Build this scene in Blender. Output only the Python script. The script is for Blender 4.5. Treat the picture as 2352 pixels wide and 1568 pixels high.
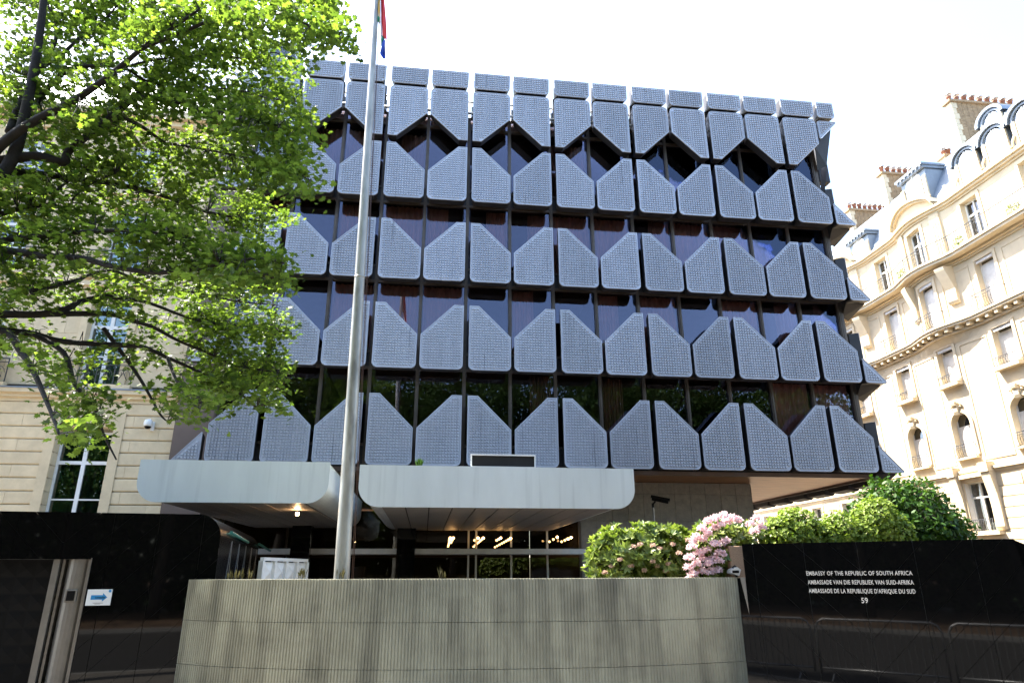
import bpy, math, random
from mathutils import Vector, Matrix, noise
R = math.radians
random.seed(7)
for o in list(bpy.data.objects): bpy.data.objects.remove(o)
SC = bpy.context.scene
COL = SC.collection

# ------------------------------------------------------------------ camera
CAM = Vector((4.944, -19.968, 2.0))
YAW, PITCH, ROLL, LENS = R(-7.2262), R(19.2496), R(0.2182), 23.304
RM = (Matrix.Rotation(YAW, 3, 'Z') @ Matrix.Rotation(PITCH, 3, 'X') @ Matrix.Rotation(ROLL, 3, 'Y'))
cd = bpy.data.cameras.new('camera'); cam = bpy.data.objects.new('camera', cd); COL.objects.link(cam)
cd.sensor_width = 36; cd.lens = LENS; cd.clip_start = 0.05; cd.clip_end = 3000
cam.matrix_world = Matrix.Translation(CAM) @ (RM @ Matrix.Rotation(R(90), 3, 'X')).to_4x4()
SC.camera = cam
FPX = LENS / 36 * 2352
def ray(px, py):                       # pixel of the photograph (2352 wide) -> direction
    return RM @ Vector(((px - 1176) / FPX, 1, -(py - 784.1) / FPX))
def P(px, py, Y):                      # where that direction meets the plane y = Y
    d = ray(px, py); t = (Y - CAM.y) / d.y; return CAM + d * t
def PX(px, py, X):
    d = ray(px, py); t = (X - CAM.x) / d.x; return CAM + d * t
def proj(v):
    d = RM.transposed() @ (Vector(v) - CAM)
    return (1176 + FPX * d.x / d.y, 784.1 - FPX * d.z / d.y)

# ------------------------------------------------------------------ sky, sun, exposure
SUN_EL, SUN_AZ = R(57), R(-54)         # azimuth from +Y, negative = to the left
sdir = Vector((math.sin(SUN_AZ) * math.cos(SUN_EL), math.cos(SUN_AZ) * math.cos(SUN_EL), math.sin(SUN_EL)))
w = bpy.data.worlds.new('World'); SC.world = w; w.use_nodes = True
nt = w.node_tree; bg = nt.nodes['Background']
sk = nt.nodes.new('ShaderNodeTexSky'); sk.sky_type = 'NISHITA'; sk.sun_disc = False
sk.sun_elevation = SUN_EL; sk.sun_rotation = SUN_AZ; sk.dust_density = 1.8; sk.air_density = 1.0; sk.ozone_density = 1.0
nt.links.new(sk.outputs[0], bg.inputs[0]); bg.inputs[1].default_value = 0.15
sl = bpy.data.lights.new('sun', 'SUN'); so = bpy.data.objects.new('sun', sl); COL.objects.link(so)
sl.energy = 4.8; sl.angle = R(0.53); sl.color = (1.0, 0.94, 0.84)
so.rotation_euler = (-sdir).to_track_quat('-Z', 'Y').to_euler(); so.location = (0, 0, 60)
SC.view_settings.view_transform = 'Standard'; SC.view_settings.look = 'None'
SC.view_settings.exposure = 2.4; SC.view_settings.gamma = 1.0
SC.render.engine = 'CYCLES'
SC.cycles.max_bounces = 10; SC.cycles.transparent_max_bounces = 24; SC.cycles.glossy_bounces = 5; SC.cycles.diffuse_bounces = 4

# ------------------------------------------------------------------ materials
def mat(name, col, rough=.6, metal=0., var=.15, scale=3., bump=0., bscale=60., spec=.5, col2=None, stretch=(1, 1, 1), rnd=0., trans=0., coat=0.):
    m = bpy.data.materials.new(name); m.use_nodes = True
    n = m.node_tree.nodes; l = m.node_tree.links; b = n['Principled BSDF']
    b.inputs['Roughness'].default_value = rough; b.inputs['Metallic'].default_value = metal
    b.inputs['Specular IOR Level'].default_value = spec
    if coat: b.inputs['Coat Weight'].default_value = coat
    tc = n.new('ShaderNodeTexCoord'); mp = n.new('ShaderNodeMapping'); mp.inputs['Scale'].default_value = stretch
    geo = n.new('ShaderNodeNewGeometry'); l.new(geo.outputs['Position'], mp.inputs[0])
    no = n.new('ShaderNodeTexNoise'); no.inputs['Scale'].default_value = scale; no.inputs['Detail'].default_value = 6; no.inputs['Roughness'].default_value = .62
    l.new(mp.outputs[0], no.inputs['Vector'])
    cr = n.new('ShaderNodeValToRGB'); cr.color_ramp.elements[0].position = .3; cr.color_ramp.elements[1].position = .7
    c2 = col2 if col2 else tuple(c * (1 - var) for c in col)
    c1 = tuple(min(1, c * (1 + var * .5)) for c in col)
    cr.color_ramp.elements[0].color = (*c2, 1); cr.color_ramp.elements[1].color = (*c1, 1)
    l.new(no.outputs['Fac'], cr.inputs[0]); out = cr.outputs[0]
    if rnd:
        oi = n.new('ShaderNodeObjectInfo'); hs = n.new('ShaderNodeHueSaturation'); mr = n.new('ShaderNodeMapRange')
        mr.inputs['To Min'].default_value = 1 - rnd; mr.inputs['To Max'].default_value = 1 + rnd
        l.new(oi.outputs['Random'], mr.inputs[0]); l.new(mr.outputs[0], hs.inputs['Value']); l.new(out, hs.inputs['Color']); out = hs.outputs[0]
    l.new(out, b.inputs['Base Color'])
    if bump:
        n2 = n.new('ShaderNodeTexNoise'); n2.inputs['Scale'].default_value = bscale; n2.inputs['Detail'].default_value = 4
        l.new(mp.outputs[0], n2.inputs['Vector'])
        bp = n.new('ShaderNodeBump'); bp.inputs['Strength'].default_value = bump; bp.inputs['Distance'].default_value = .02
        l.new(n2.outputs['Fac'], bp.inputs['Height']); l.new(bp.outputs[0], b.inputs['Normal'])
    m['out'] = 1
    return m
def leafmat(name, c_a, c_b, tr=.5, tcol=(1.15, 1.2, .5), rough=.45, spec=.35):
    m = bpy.data.materials.new(name); m.use_nodes = True
    n = m.node_tree.nodes; l = m.node_tree.links; b = n['Principled BSDF']; o = n['Material Output']
    geo = n.new('ShaderNodeNewGeometry')
    cr = n.new('ShaderNodeValToRGB'); cr.color_ramp.elements[0].color = (*c_a, 1); cr.color_ramp.elements[1].color = (*c_b, 1)
    oi = n.new('ShaderNodeObjectInfo'); ad = n.new('ShaderNodeMath'); ad.operation = 'ADD'; fr = n.new('ShaderNodeMath'); fr.operation = 'FRACT'
    l.new(geo.outputs['Random Per Island'], ad.inputs[0]); l.new(oi.outputs['Random'], ad.inputs[1]); l.new(ad.outputs[0], fr.inputs[0]); l.new(fr.outputs[0], cr.inputs[0])
    l.new(cr.outputs[0], b.inputs['Base Color']); b.inputs['Roughness'].default_value = rough; b.inputs['Specular IOR Level'].default_value = spec
    mx = n.new('ShaderNodeMixRGB'); mx.blend_type = 'MULTIPLY'; mx.inputs[0].default_value = 1; mx.inputs[2].default_value = (*tcol, 1)
    l.new(cr.outputs[0], mx.inputs[1])
    t = n.new('ShaderNodeBsdfTranslucent'); l.new(mx.outputs[0], t.inputs[0])
    ms = n.new('ShaderNodeMixShader'); ms.inputs[0].default_value = tr
    l.new(b.outputs[0], ms.inputs[1]); l.new(t.outputs[0], ms.inputs[2]); l.new(ms.outputs[0], o.inputs[0])
    return m
def glassmat(name, tint=(.25, .24, .23), refl=1.0, ior=1.6, gcol=(.9, .92, 1.0), rough=0.0, wob=.0):
    m = bpy.data.materials.new(name); m.use_nodes = True
    n = m.node_tree.nodes; l = m.node_tree.links; o = n['Material Output']; n.remove(n['Principled BSDF'])
    tr = n.new('ShaderNodeBsdfTransparent'); tr.inputs[0].default_value = (*tint, 1)
    g = n.new('ShaderNodeBsdfGlossy'); g.inputs[0].default_value = (*gcol, 1); g.inputs['Roughness'].default_value = rough
    fr = n.new('ShaderNodeFresnel'); fr.inputs[0].default_value = ior
    if wob:
        tn = n.new('ShaderNodeTexNoise'); tn.inputs['Scale'].default_value = .9; bp = n.new('ShaderNodeBump'); bp.inputs['Strength'].default_value = wob; bp.inputs['Distance'].default_value = .05
        ge = n.new('ShaderNodeNewGeometry'); l.new(ge.outputs['Position'], tn.inputs['Vector'])
        l.new(tn.outputs['Fac'], bp.inputs['Height']); l.new(bp.outputs[0], g.inputs['Normal'])
    ma = n.new('ShaderNodeMath'); ma.operation = 'MULTIPLY'; ma.inputs[1].default_value = refl; ma.use_clamp = True
    l.new(fr.outputs[0], ma.inputs[0])
    ms = n.new('ShaderNodeMixShader'); l.new(ma.outputs[0], ms.inputs[0]); l.new(tr.outputs[0], ms.inputs[1]); l.new(g.outputs[0], ms.inputs[2])
    l.new(ms.outputs[0], o.inputs[0]); return m
def emitmat(name, col, s):
    m = bpy.data.materials.new(name); m.use_nodes = True; b = m.node_tree.nodes['Principled BSDF']
    b.inputs['Base Color'].default_value = (*col, 1); b.inputs['Emission Color'].default_value = (*col, 1); b.inputs['Emission Strength'].default_value = s
    return m
M = {}
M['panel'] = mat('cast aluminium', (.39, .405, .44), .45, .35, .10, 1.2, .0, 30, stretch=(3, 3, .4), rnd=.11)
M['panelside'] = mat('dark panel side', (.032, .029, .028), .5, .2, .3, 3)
M['bronze'] = mat('bronze frame', (.10, .075, .055), .42, .6, .25, 2)
M['darkmetal'] = mat('dark spandrel', (.025, .022, .02), .45, .2, .3, 2)
M['brownmetal'] = mat('brown cladding', (.16, .115, .09), .5, .3, .15, 1.2)
M['soffit'] = mat('copper soffit', (.42, .21, .09), .42, .7, .35, 1.2, .5, 1.3, stretch=(1, 6, 1))
M['glass'] = glassmat('tinted window glass', (.78, .67, .62), 1.2, 1.6, (.62, .72, 1.0), 0, .03)
M['lobbyglass'] = glassmat('lobby glass', (.5, .5, .48), .8, 1.5, (.95, .95, .95), 0, .03)
M['paneglass'] = glassmat('house window glass', (.5, .6, .58), 1.6, 1.75, (.95, .97, 1), 0, .04)
M['interior'] = mat('room wall', (.10, .085, .07), .9)
M['ceiling'] = mat('room ceiling', (.16, .14, .12), .9)
M['curtain'] = mat('pink curtain', (.74, .57, .53), .9, 0, .15, 2)
M['curtain2'] = mat('brown curtain', (.36, .27, .21), .9, 0, .2, 2)
M['curtaing'] = mat('green curtain', (.03, .17, .13), .9, 0, .3, 2)
M['stonewall'] = mat('lobby stone', (.20, .18, .14), .55, 0, .3, 5, .25, 14, rnd=.06)
M['lightmetal'] = mat('light grey metal', (.62, .62, .60), .4, .5, .15, 3)
M['white'] = mat('white paint', (.78, .78, .74), .5, 0, .08, 4)
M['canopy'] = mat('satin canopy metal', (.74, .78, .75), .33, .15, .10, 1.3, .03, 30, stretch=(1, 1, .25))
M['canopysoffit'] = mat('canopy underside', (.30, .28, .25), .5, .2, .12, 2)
M['granite'] = mat('black granite', (.004, .004, .004), .03, 0, .5, 180, spec=.28)
M['graniteside'] = mat('dull granite', (.012, .012, .013), .22, 0, .5, 9, spec=.3)  # slightly lighter and rougher than the front granite
M['brownstone'] = mat('brown granite', (.30, .19, .11), .75, 0, .35, 60, .3, 120)
M['concrete'] = mat('ribbed concrete', (.36, .35, .255), .85, 0, .34, 1.3, .3, 40, stretch=(1, 1, .6), rnd=.02)
M['steel'] = mat('brushed steel', (.22, .205, .18), .45, .6, .15, 5)
M['pole'] = mat('flagpole paint', (.42, .41, .36), .42, .25, .3, 2.2, stretch=(3, 3, .7))
M['teal'] = mat('teal pipe', (.05, .22, .19), .5)
M['black'] = mat('black plastic', (.006, .006, .006), .5, spec=.12)
M['joint'] = mat('granite joint', (.10, .105, .10), .8)
M['limestone'] = mat('limestone', (.66, .53, .33), .8, 0, .16, 2.2, .2, 30, rnd=.07)
M['limejoint'] = mat('limestone joint', (.62, .56, .44), .9)
M['limeH'] = mat('pale limestone', (.64, .53, .36), .8, 0, .14, 1.5, .1, 30)
M['zinc'] = mat('zinc roof', (.22, .26, .31), .5, .3, .2, 2)
M['brick'] = mat('chimney masonry', (.36, .245, .135), .85, 0, .3, 4, .2, 20, rnd=.1)
M['terracotta'] = mat('terracotta pot', (.30, .13, .08), .8)
M['iron'] = mat('wrought iron', (.05, .05, .052), .6)
M['drain'] = mat('brown drainpipe', (.11, .055, .035), .5)
M['shutter'] = mat('white shutter', (.72, .70, .66), .6)
M['bark'] = mat('bark', (.026, .021, .016), .9, 0, .4, 8, .6, 30)
M['leaf'] = leafmat('maple leaf', (.035, .07, .010), (.15, .22, .032), .6, (1.5, 1.52, .95))
M['leafyoung'] = M['leaf']
M['shrubdark'] = leafmat('laurel leaf', (.018, .055, .006), (.06, .13, .014), .3, (1.3, 1.3, .5), .5, .2)
M['shrublime'] = leafmat('lime leaf', (.11, .19, .02), (.32, .39, .08), .4, (1.1, 1.2, .5))
M['rhodo'] = leafmat('rhododendron leaf', (.06, .11, .015), (.30, .36, .10), .3, (1.1, 1.2, .5), .35)
M['petal'] = leafmat('pink petal', (.78, .52, .56), (.88, .76, .76), .4, (1, 1, 1), .6)
M['petalold'] = leafmat('faded petal', (.50, .32, .24), (.70, .55, .45), .3, (1, 1, 1), .6)
M['dryweed'] = leafmat('dry weed', (.035, .035, .012), (.08, .07, .025), .3, (1, 1, 1), .8)
M['streetleaf'] = leafmat('street tree leaf', (.02, .045, .008), (.05, .085, .016), .3, (1.15, 1.2, .5), .6, .1)
M['asphalt'] = mat('asphalt', (.045, .043, .042), .9, 0, .25, 4, .3, 120)
M['paving'] = mat('paving', (.22, .20, .175), .85, 0, .2, 3)
M['kerb'] = mat('kerb granite', (.34, .33, .31), .8)
M['earth'] = mat('earth', (.16, .10, .06), .95)
M['grass'] = mat('grass', (.05, .10, .02), .9, 0, .4, 6)
M['galv'] = mat('galvanised steel', (.55, .56, .57), .4, .7, .1, 6)
M['red'] = mat('flag red', (.62, .02, .02), .7); M['blue'] = mat('flag blue', (.01, .06, .42), .7); M['green'] = mat('flag green', (.0, .22, .11), .7)
M['gold'] = mat('flag gold', (.75, .42, .02), .7); M['flagwhite'] = mat('flag white', (.8, .8, .8), .7); M['flagblack'] = mat('flag black', (.01, .01, .01), .7)
M['signwhite'] = mat('sign white', (.74, .78, .80), .4, 0, .02); M['signblue'] = mat('sign blue', (.02, .24, .55), .4, 0, .02)
M['letter'] = mat('pale metal letter', (.72, .69, .62), .4, .2, .05)
M['bulb'] = emitmat('warm bulb', (1.0, .55, .2), 5.0)
M['spot'] = emitmat('spot lamp', (1.0, .62, .3), 14.0)

def streaks(m, scale, lo, hi, k):
    n = m.node_tree.nodes; l = m.node_tree.links; b = n['Principled BSDF']; src = b.inputs['Base Color'].links[0].from_socket
    ge = n.new('ShaderNodeNewGeometry'); mp = n.new('ShaderNodeMapping'); mp.inputs['Scale'].default_value = scale; l.new(ge.outputs['Position'], mp.inputs[0])
    no = n.new('ShaderNodeTexNoise'); no.inputs['Scale'].default_value = 1; no.inputs['Detail'].default_value = 3; l.new(mp.outputs[0], no.inputs['Vector'])
    cr = n.new('ShaderNodeValToRGB'); cr.color_ramp.elements[0].position = lo; cr.color_ramp.elements[1].position = hi; cr.color_ramp.elements[0].color = (1, 1, 1, 1); cr.color_ramp.elements[1].color = (k, k, k, 1)
    l.new(no.outputs['Fac'], cr.inputs[0]); mx = n.new('ShaderNodeMixRGB'); mx.blend_type = 'MULTIPLY'; mx.inputs[0].default_value = 1
    l.new(src, mx.inputs[1]); l.new(cr.outputs[0], mx.inputs[2]); l.new(mx.outputs[0], b.inputs['Base Color'])
streaks(M['panel'], (11, 11, .35), .64, .72, .62)
streaks(M['canopy'], (7, 7, .35), .55, .75, .86)
streaks(M['concrete'], (4, 4, .6), .48, .68, .62)
streaks(M['concrete'], (1.1, 1.1, 2.2), .5, .7, .80)
streaks(M['pole'], (4, 4, 1.2), .52, .66, .6)
# ------------------------------------------------------------------ mesh helpers
class MB:
    def __init__(s): s.v = []; s.f = []; s.mi = []
    def face(s, pts, mi=0):
        i = len(s.v); s.v += [tuple(p) for p in pts]; s.f.append(tuple(range(i, i + len(pts)))); s.mi.append(mi)
    def box(s, x0, x1, y0, y1, z0, z1, mi=0):
        i = len(s.v)
        s.v += [(x0, y0, z0), (x1, y0, z0), (x1, y1, z0), (x0, y1, z0), (x0, y0, z1), (x1, y0, z1), (x1, y1, z1), (x0, y1, z1)]
        for q in ((0, 3, 2, 1), (4, 5, 6, 7), (0, 1, 5, 4), (1, 2, 6, 5), (2, 3, 7, 6), (3, 0, 4, 7)):
            s.f.append(tuple(i + k for k in q)); s.mi.append(mi)
    def bbox(s, x0, x1, y0, y1, z0, z1, b=.008, mi=0):
        # box with bevelled front (-y) edges
        i = len(s.v)
        s.v += [(x0, y1, z0), (x1, y1, z0), (x1, y1, z1), (x0, y1, z1), (x0, y0 + b, z0), (x1, y0 + b, z0), (x1, y0 + b, z1), (x0, y0 + b, z1),
                (x0 + b, y0, z0 + b), (x1 - b, y0, z0 + b), (x1 - b, y0, z1 - b), (x0 + b, y0, z1 - b)]
        for q in ((3, 2, 1, 0), (0, 1, 5, 4), (1, 2, 6, 5), (2, 3, 7, 6), (3, 0, 4, 7), (4, 5, 9, 8), (5, 6, 10, 9), (6, 7, 11, 10), (7, 4, 8, 11), (8, 9, 10, 11)):
            s.f.append(tuple(i + k for k in q)); s.mi.append(mi)
    def hblock(s, x0, x1, y0, y1, z0, z1, b):
        i = len(s.v)
        for x in (x0, x1): s.v += [(x, y1, z0), (x, y0 + b, z0), (x, y0, z0 + b), (x, y0, z1 - b), (x, y0 + b, z1), (x, y1, z1)]
        for k in range(6): j = (k + 1) % 6; s.f.append((i + k, i + j, i + 6 + j, i + 6 + k)); s.mi.append(0)
        s.f.append(tuple(i + k for k in reversed(range(6)))); s.f.append(tuple(i + 6 + k for k in range(6))); s.mi += [0, 0]
    def prism(s, poly, y0, y1, mi=0, mis=None):     # poly in x,z (counter-clockwise seen from -y), extruded y0..y1
        n = len(poly); i = len(s.v)
        s.v += [(p[0], y0, p[1]) for p in poly] + [(p[0], y1, p[1]) for p in poly]
        s.f.append(tuple(i + k for k in range(n))); s.mi.append(mi)
        s.f.append(tuple(i + n + k for k in reversed(range(n)))); s.mi.append(mi)
        for k in range(n):
            j = (k + 1) % n
            s.f.append((i + k, i + n + k, i + n + j, i + j)); s.mi.append(mi if mis is None else mis)
    def tube(s, pts, rad, n=6, cap=True, mi=0):
        pts = [Vector(p) for p in pts]
        if not isinstance(rad, (list, tuple)): rad = [rad] * len(pts)
        i = len(s.v); up = None
        for k, p in enumerate(pts):
            d = (pts[min(k + 1, len(pts) - 1)] - pts[max(k - 1, 0)])
            if d.length < 1e-9: d = Vector((0, 0, 1))
            d.normalize()
            if up is None: up = d.orthogonal().normalized()
            up = (up - d * up.dot(d)); up = up.normalized() if up.length > 1e-6 else d.orthogonal().normalized()
            sd = d.cross(up)
            for a in range(n):
                t = 2 * math.pi * a / n
                s.v.append(tuple(p + (up * math.cos(t) + sd * math.sin(t)) * rad[k]))
        for k in range(len(pts) - 1):
            for a in range(n):
                b = (a + 1) % n
                s.f.append((i + k * n + a, i + k * n + b, i + (k + 1) * n + b, i + (k + 1) * n + a)); s.mi.append(mi)
        if cap:
            s.f.append(tuple(i + a for a in reversed(range(n)))); s.mi.append(mi)
            e = i + (len(pts) - 1) * n; s.f.append(tuple(e + a for a in range(n))); s.mi.append(mi)
    def lathe(s, prof, cx, cy, n=12, mi=0):         # prof = [(r,z)]
        i = len(s.v)
        for r, z in prof:
            for a in range(n):
                t = 2 * math.pi * a / n; s.v.append((cx + r * math.cos(t), cy + r * math.sin(t), z))
        for k in range(len(prof) - 1):
            for a in range(n):
                b = (a + 1) % n
                s.f.append((i + k * n + a, i + k * n + b, i + (k + 1) * n + b, i + (k + 1) * n + a)); s.mi.append(mi)
        s.f.append(tuple(i + a for a in reversed(range(n)))); s.mi.append(mi)
        e = i + (len(prof) - 1) * n; s.f.append(tuple(e + a for a in range(n))); s.mi.append(mi)
    def xf(s, fn): s.v = [tuple(fn(*p)) for p in s.v]; return s
    def mesh(s, name, mats, smooth=False):
        m = bpy.data.meshes.new(name); m.from_pydata(s.v, [], s.f)
        if not isinstance(mats, (list, tuple)): mats = [mats]
        for k in mats: m.materials.append(M[k])
        if len(mats) > 1: m.polygons.foreach_set('material_index', s.mi)
        if smooth: m.polygons.foreach_set('use_smooth', [True] * len(m.polygons))
        m.update(); return m
WM = {}
def add(name, me, parent=None, loc=(0, 0, 0), rz=0., local=False, kind=None, label=None, group=None, cat=None):
    o = bpy.data.objects.new(name, me); COL.objects.link(o)
    o.location = loc; o.rotation_euler = (0, 0, rz)
    mw = Matrix.Translation(loc) @ Matrix.Rotation(rz, 4, 'Z')
    if parent is not None:
        o.parent = parent
        if local: mw = WM[parent.name] @ mw
        else: o.matrix_parent_inverse = WM[parent.name].inverted()
    WM[o.name] = mw
    if kind: o['kind'] = kind
    if label: o['label'] = label
    if group: o['group'] = group
    if cat: o['category'] = cat
    return o
def thing(name, label, cat, loc=(0, 0, 0), rz=0., group=None):
    return add(name, None, None, loc, rz, label=label, cat=cat, group=group)
def part(name, mb, m, parent, smooth=False, **k):
    return add(name, mb.mesh(name, m, smooth), parent, **k)
def rpoly(pts, rad, seg=4):        # round chosen corners: pts [(x,z)], rad per corner
    out = []; n = len(pts)
    for i in range(n):
        p = Vector(pts[i]); r = rad[i]
        if r <= 0: out.append(tuple(p)); continue
        a = (Vector(pts[i - 1]) - p); b = (Vector(pts[(i + 1) % n]) - p)
        ang = a.angle(b); t = min(r / math.tan(ang / 2), a.length * .49, b.length * .49); rr = t * math.tan(ang / 2)
        c = p + (a.normalized() + b.normalized()).normalized() * (rr / math.sin(ang / 2))
        s0 = p + a.normalized() * t - c; s1 = p + b.normalized() * t - c
        for k in range(seg + 1):
            f = k / seg; v = (s0.lerp(s1, f)).normalized() * rr
            out.append(tuple(c + v))
    return out
def inset(poly, d):                # convex ccw polygon inset
    n = len(poly); out = []
    for i in range(n):
        p0, p1, p2 = Vector(poly[i - 1]), Vector(poly[i]), Vector(poly[(i + 1) % n])
        e1 = (p1 - p0); e2 = (p2 - p1)
        if e1.length < 1e-6 or e2.length < 1e-6: out.append(tuple(p1)); continue
        n1 = Vector((-e1.y, e1.x)).normalized(); n2 = Vector((-e2.y, e2.x)).normalized()
        b = (n1 + n2); b = b / max(.3, b.dot(n1)) if b.length > 1e-6 else n1
        out.append(tuple(p1 + b * d))
    return out
def inside(poly, x, z, d=0.):
    n = len(poly)
    for i in range(n):
        ax, az = poly[i]; bx, bz = poly[(i + 1) % n]; L = math.hypot(bx - ax, bz - az)
        if L < 1e-6: continue
        if ((bx - ax) * (z - az) - (bz - az) * (x - ax)) / L < d: return False
    return True
def clip(poly, a, b, c):           # keep a*x+b*y<=c
    out = []; n = len(poly)
    for i in range(n):
        p, q = poly[i], poly[(i + 1) % n]; dp = a * p[0] + b * p[1] - c; dq = a * q[0] + b * q[1] - c
        if dp <= 0: out.append(p)
        if dp * dq < 0:
            t = dp / (dp - dq); out.append((p[0] + (q[0] - p[0]) * t, p[1] + (q[1] - p[1]) * t))
    return out

# ------------------------------------------------------------------ ground and street
def sheet(name, x0, x1, y0, y1, z, m):
    b = MB(); b.face([(x0, y0, z), (x1, y0, z), (x1, y1, z), (x0, y1, z)]); return part(name, b, m, None, kind='structure')
sheet('ground', -300, 300, -300, 300, -.16, 'earth')
sheet('road', -120, 120, -27.5, -14.2, -.13, 'asphalt')
b = MB(); b.box(-60, 24, -14.0, -.5, -.14, 0.0); part('pavement', b, 'paving', None, kind='structure')
b = MB(); b.box(-60, 24, -14.2, -14.004, -.15, .004); part('kerb', b, 'kerb', None, kind='structure')
b = MB(); b.box(-60, 60, -27.7, -27.5, -.15, .02); part('kerb', b, 'kerb', None, kind='structure')
b = MB(); b.box(-60, 60, -46, -27.704, -.15, .006); part('verge', b, 'earth', None, kind='structure')
b = MB(); b.box(-100, 100, -80, -46.004, -.15, .012); part('lawn', b, 'grass', None, kind='structure')
sheet('side_street', 22, 29, -14, 90, -.125, 'asphalt')
b = MB(); b.box(10.6, 18, -9.6, -5.5, .002, 1.0); b.box(7.0, 10.6, -9.2, -6.5, .002, 1.0); part('planting_bed', b, 'earth', None, kind='structure')

# ------------------------------------------------------------------ embassy
PW = 1.5; ROWZ = [5.02, 8.03, 11.06, 14.08]
GY = .74                                     # glass plane
EMB = thing('embassy_building', 'dark glass embassy clad in rows of studded grey metal facade panels', 'building', (8.6, 6, 0))
def panel_meshes(name, shape, depth=.36, studs=True, pitch=.0885, taper=.05, backshift=(0, 0)):
    b = MB(); pts_, rad_ = shape
    def S(d): return rpoly(inset(pts_, d), [max(.006, r - d) for r in rad_])
    poly = S(0); n = len(poly)
    rings = [(S(taper), depth, backshift), (poly, .03, (0, 0)), (S(.012), .0, (0, 0)), (S(.034), .0, (0, 0)), (S(.046), .016, (0, 0))]
    base = []
    for pl, y, sh in rings:
        base.append(len(b.v)); b.v += [(p[0] + sh[0], y, p[1] + sh[1]) for p in pl]
    for r in range(len(rings) - 1):
        for k in range(n):
            j = (k + 1) % n
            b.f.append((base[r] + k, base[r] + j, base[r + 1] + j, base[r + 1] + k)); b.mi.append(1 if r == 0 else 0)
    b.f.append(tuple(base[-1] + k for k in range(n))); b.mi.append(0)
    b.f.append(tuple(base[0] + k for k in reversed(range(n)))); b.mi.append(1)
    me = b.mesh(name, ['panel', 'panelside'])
    s = MB()
    if studs:
        xs = [p[0] for p in poly]; zs = [p[1] for p in poly]; x0, x1, z0, z1 = min(xs), max(xs), min(zs), max(zs)
        nx = int((x1 - x0 - .10) / pitch); nz = int((z1 - z0 - .10) / pitch)
        ox = (x0 + x1) / 2 - (nx - 1) * pitch / 2; oz = (z0 + z1) / 2 - (nz - 1) * pitch / 2
        h = .034; t = .024
        for i in range(nx):
            for j in range(nz):
                x = ox + i * pitch; z = oz + j * pitch
                if all(inside(poly, x + dx, z + dz, .05) for dx in (-h, h) for dz in (-h, h)):
                    k = len(s.v); y0, y1 = .0165, -.022
                    s.v += [(x - h, y0, z - h), (x + h, y0, z - h), (x + h, y0, z + h), (x - h, y0, z + h), (x - t, y1, z - t), (x + t, y1, z - t), (x + t, y1, z + t), (x - t, y1, z + t)]
                    for q in ((4, 5, 6, 7), (0, 1, 5, 4), (1, 2, 6, 5), (2, 3, 7, 6), (3, 0, 4, 7)): s.f.append(tuple(k + e for e in q)); s.mi.append(0)
    return me, s.mesh(name + ' studs', 'panel')
def mir(sh): return [(-x, z) for x, z in reversed(sh[0])], list(reversed(sh[1]))
IN, OUT = .085, 1.45
H = 2.19
up = ([(IN, 0), (OUT, 0), (OUT, 1.14), (IN + .32, H), (IN, H)], [.17, .17, .03, .02, .02])
dn = ([(IN, 0), (IN + .32, 0), (OUT, 1.03), (OUT, 2.15), (IN, 2.15)], [.02, .02, .03, .15, .15])
co = ([(IN + .02, .0), (OUT - .02, 0), (OUT, .72), (IN, .72)], [.15, .15, .01, .01])
tri = ([(.07, 0), (.90, 0), (.07, .93)], [.10, .05, .03])
tri_up = ([(.0, 0), (.86, .88), (.0, .88)], [.03, .05, .12])
MS = {}
for nm, pl in (('up', up), ('dn', dn), ('co', co), ('tri', tri), ('tru', tri_up)):
    bs = (0, .1) if nm == 'co' else (0, 0)
    MS[nm + 'R'] = panel_meshes('facade_panel', pl, .40 if nm != 'co' else .46, backshift=bs)
    MS[nm + 'L'] = panel_meshes('facade_panel', mir(pl), .40 if nm != 'co' else .46, backshift=bs)
def facade(kind, x, y, z, rz=0.):
    o = add('facade_panel', MS[kind][0], EMB, (x, y, z), rz)
    add('studs', MS[kind][1], o, local=True, kind='stuff'); return o
for k in range(0, 13, 2):                    # the gap centres of the pairs
    x = k * PW
    for z in ROWZ: facade('upR', x, 0, z); facade('upL', x, 0, z)
    facade('dnR', x, 0, 16.55); facade('dnL', x, 0, 16.55)
    facade('coR', x, -.02, 18.80); facade('coL', x, -.02, 18.80)
for z in ROWZ:
    facade('triR', 19.5, 0, z); facade('triL', -1.5, 0, z)
facade('truR', 19.52, 0, 17.78); facade('truL', -1.52, 0, 17.78)
cor = ([(.0, .0), (.72, 0), (.72, .72), (0, .72)], [.12, .12, .01, .01]); MS['corner'] = panel_meshes('facade_panel', cor, .4)
facade('corner', 19.58, -.02, 18.80)
# panels of the right-hand side, turned 90 degrees
SX = 20.36
for j in range(9):
    y = .75 + j * PW
    knd = 'upR' if j % 2 == 0 else 'upL'
    yy = y if j % 2 == 0 else y + PW
    if j < 9: facade(knd, SX, yy + .15, ROWZ[0] - .28, R(90))
for z in ROWZ[1:]: facade('upR', SX, .9, z, R(90))
facade('dnR', SX, .9, 16.55, R(90)); facade('coR', SX + .02, .9, 18.8, R(90))
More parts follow.
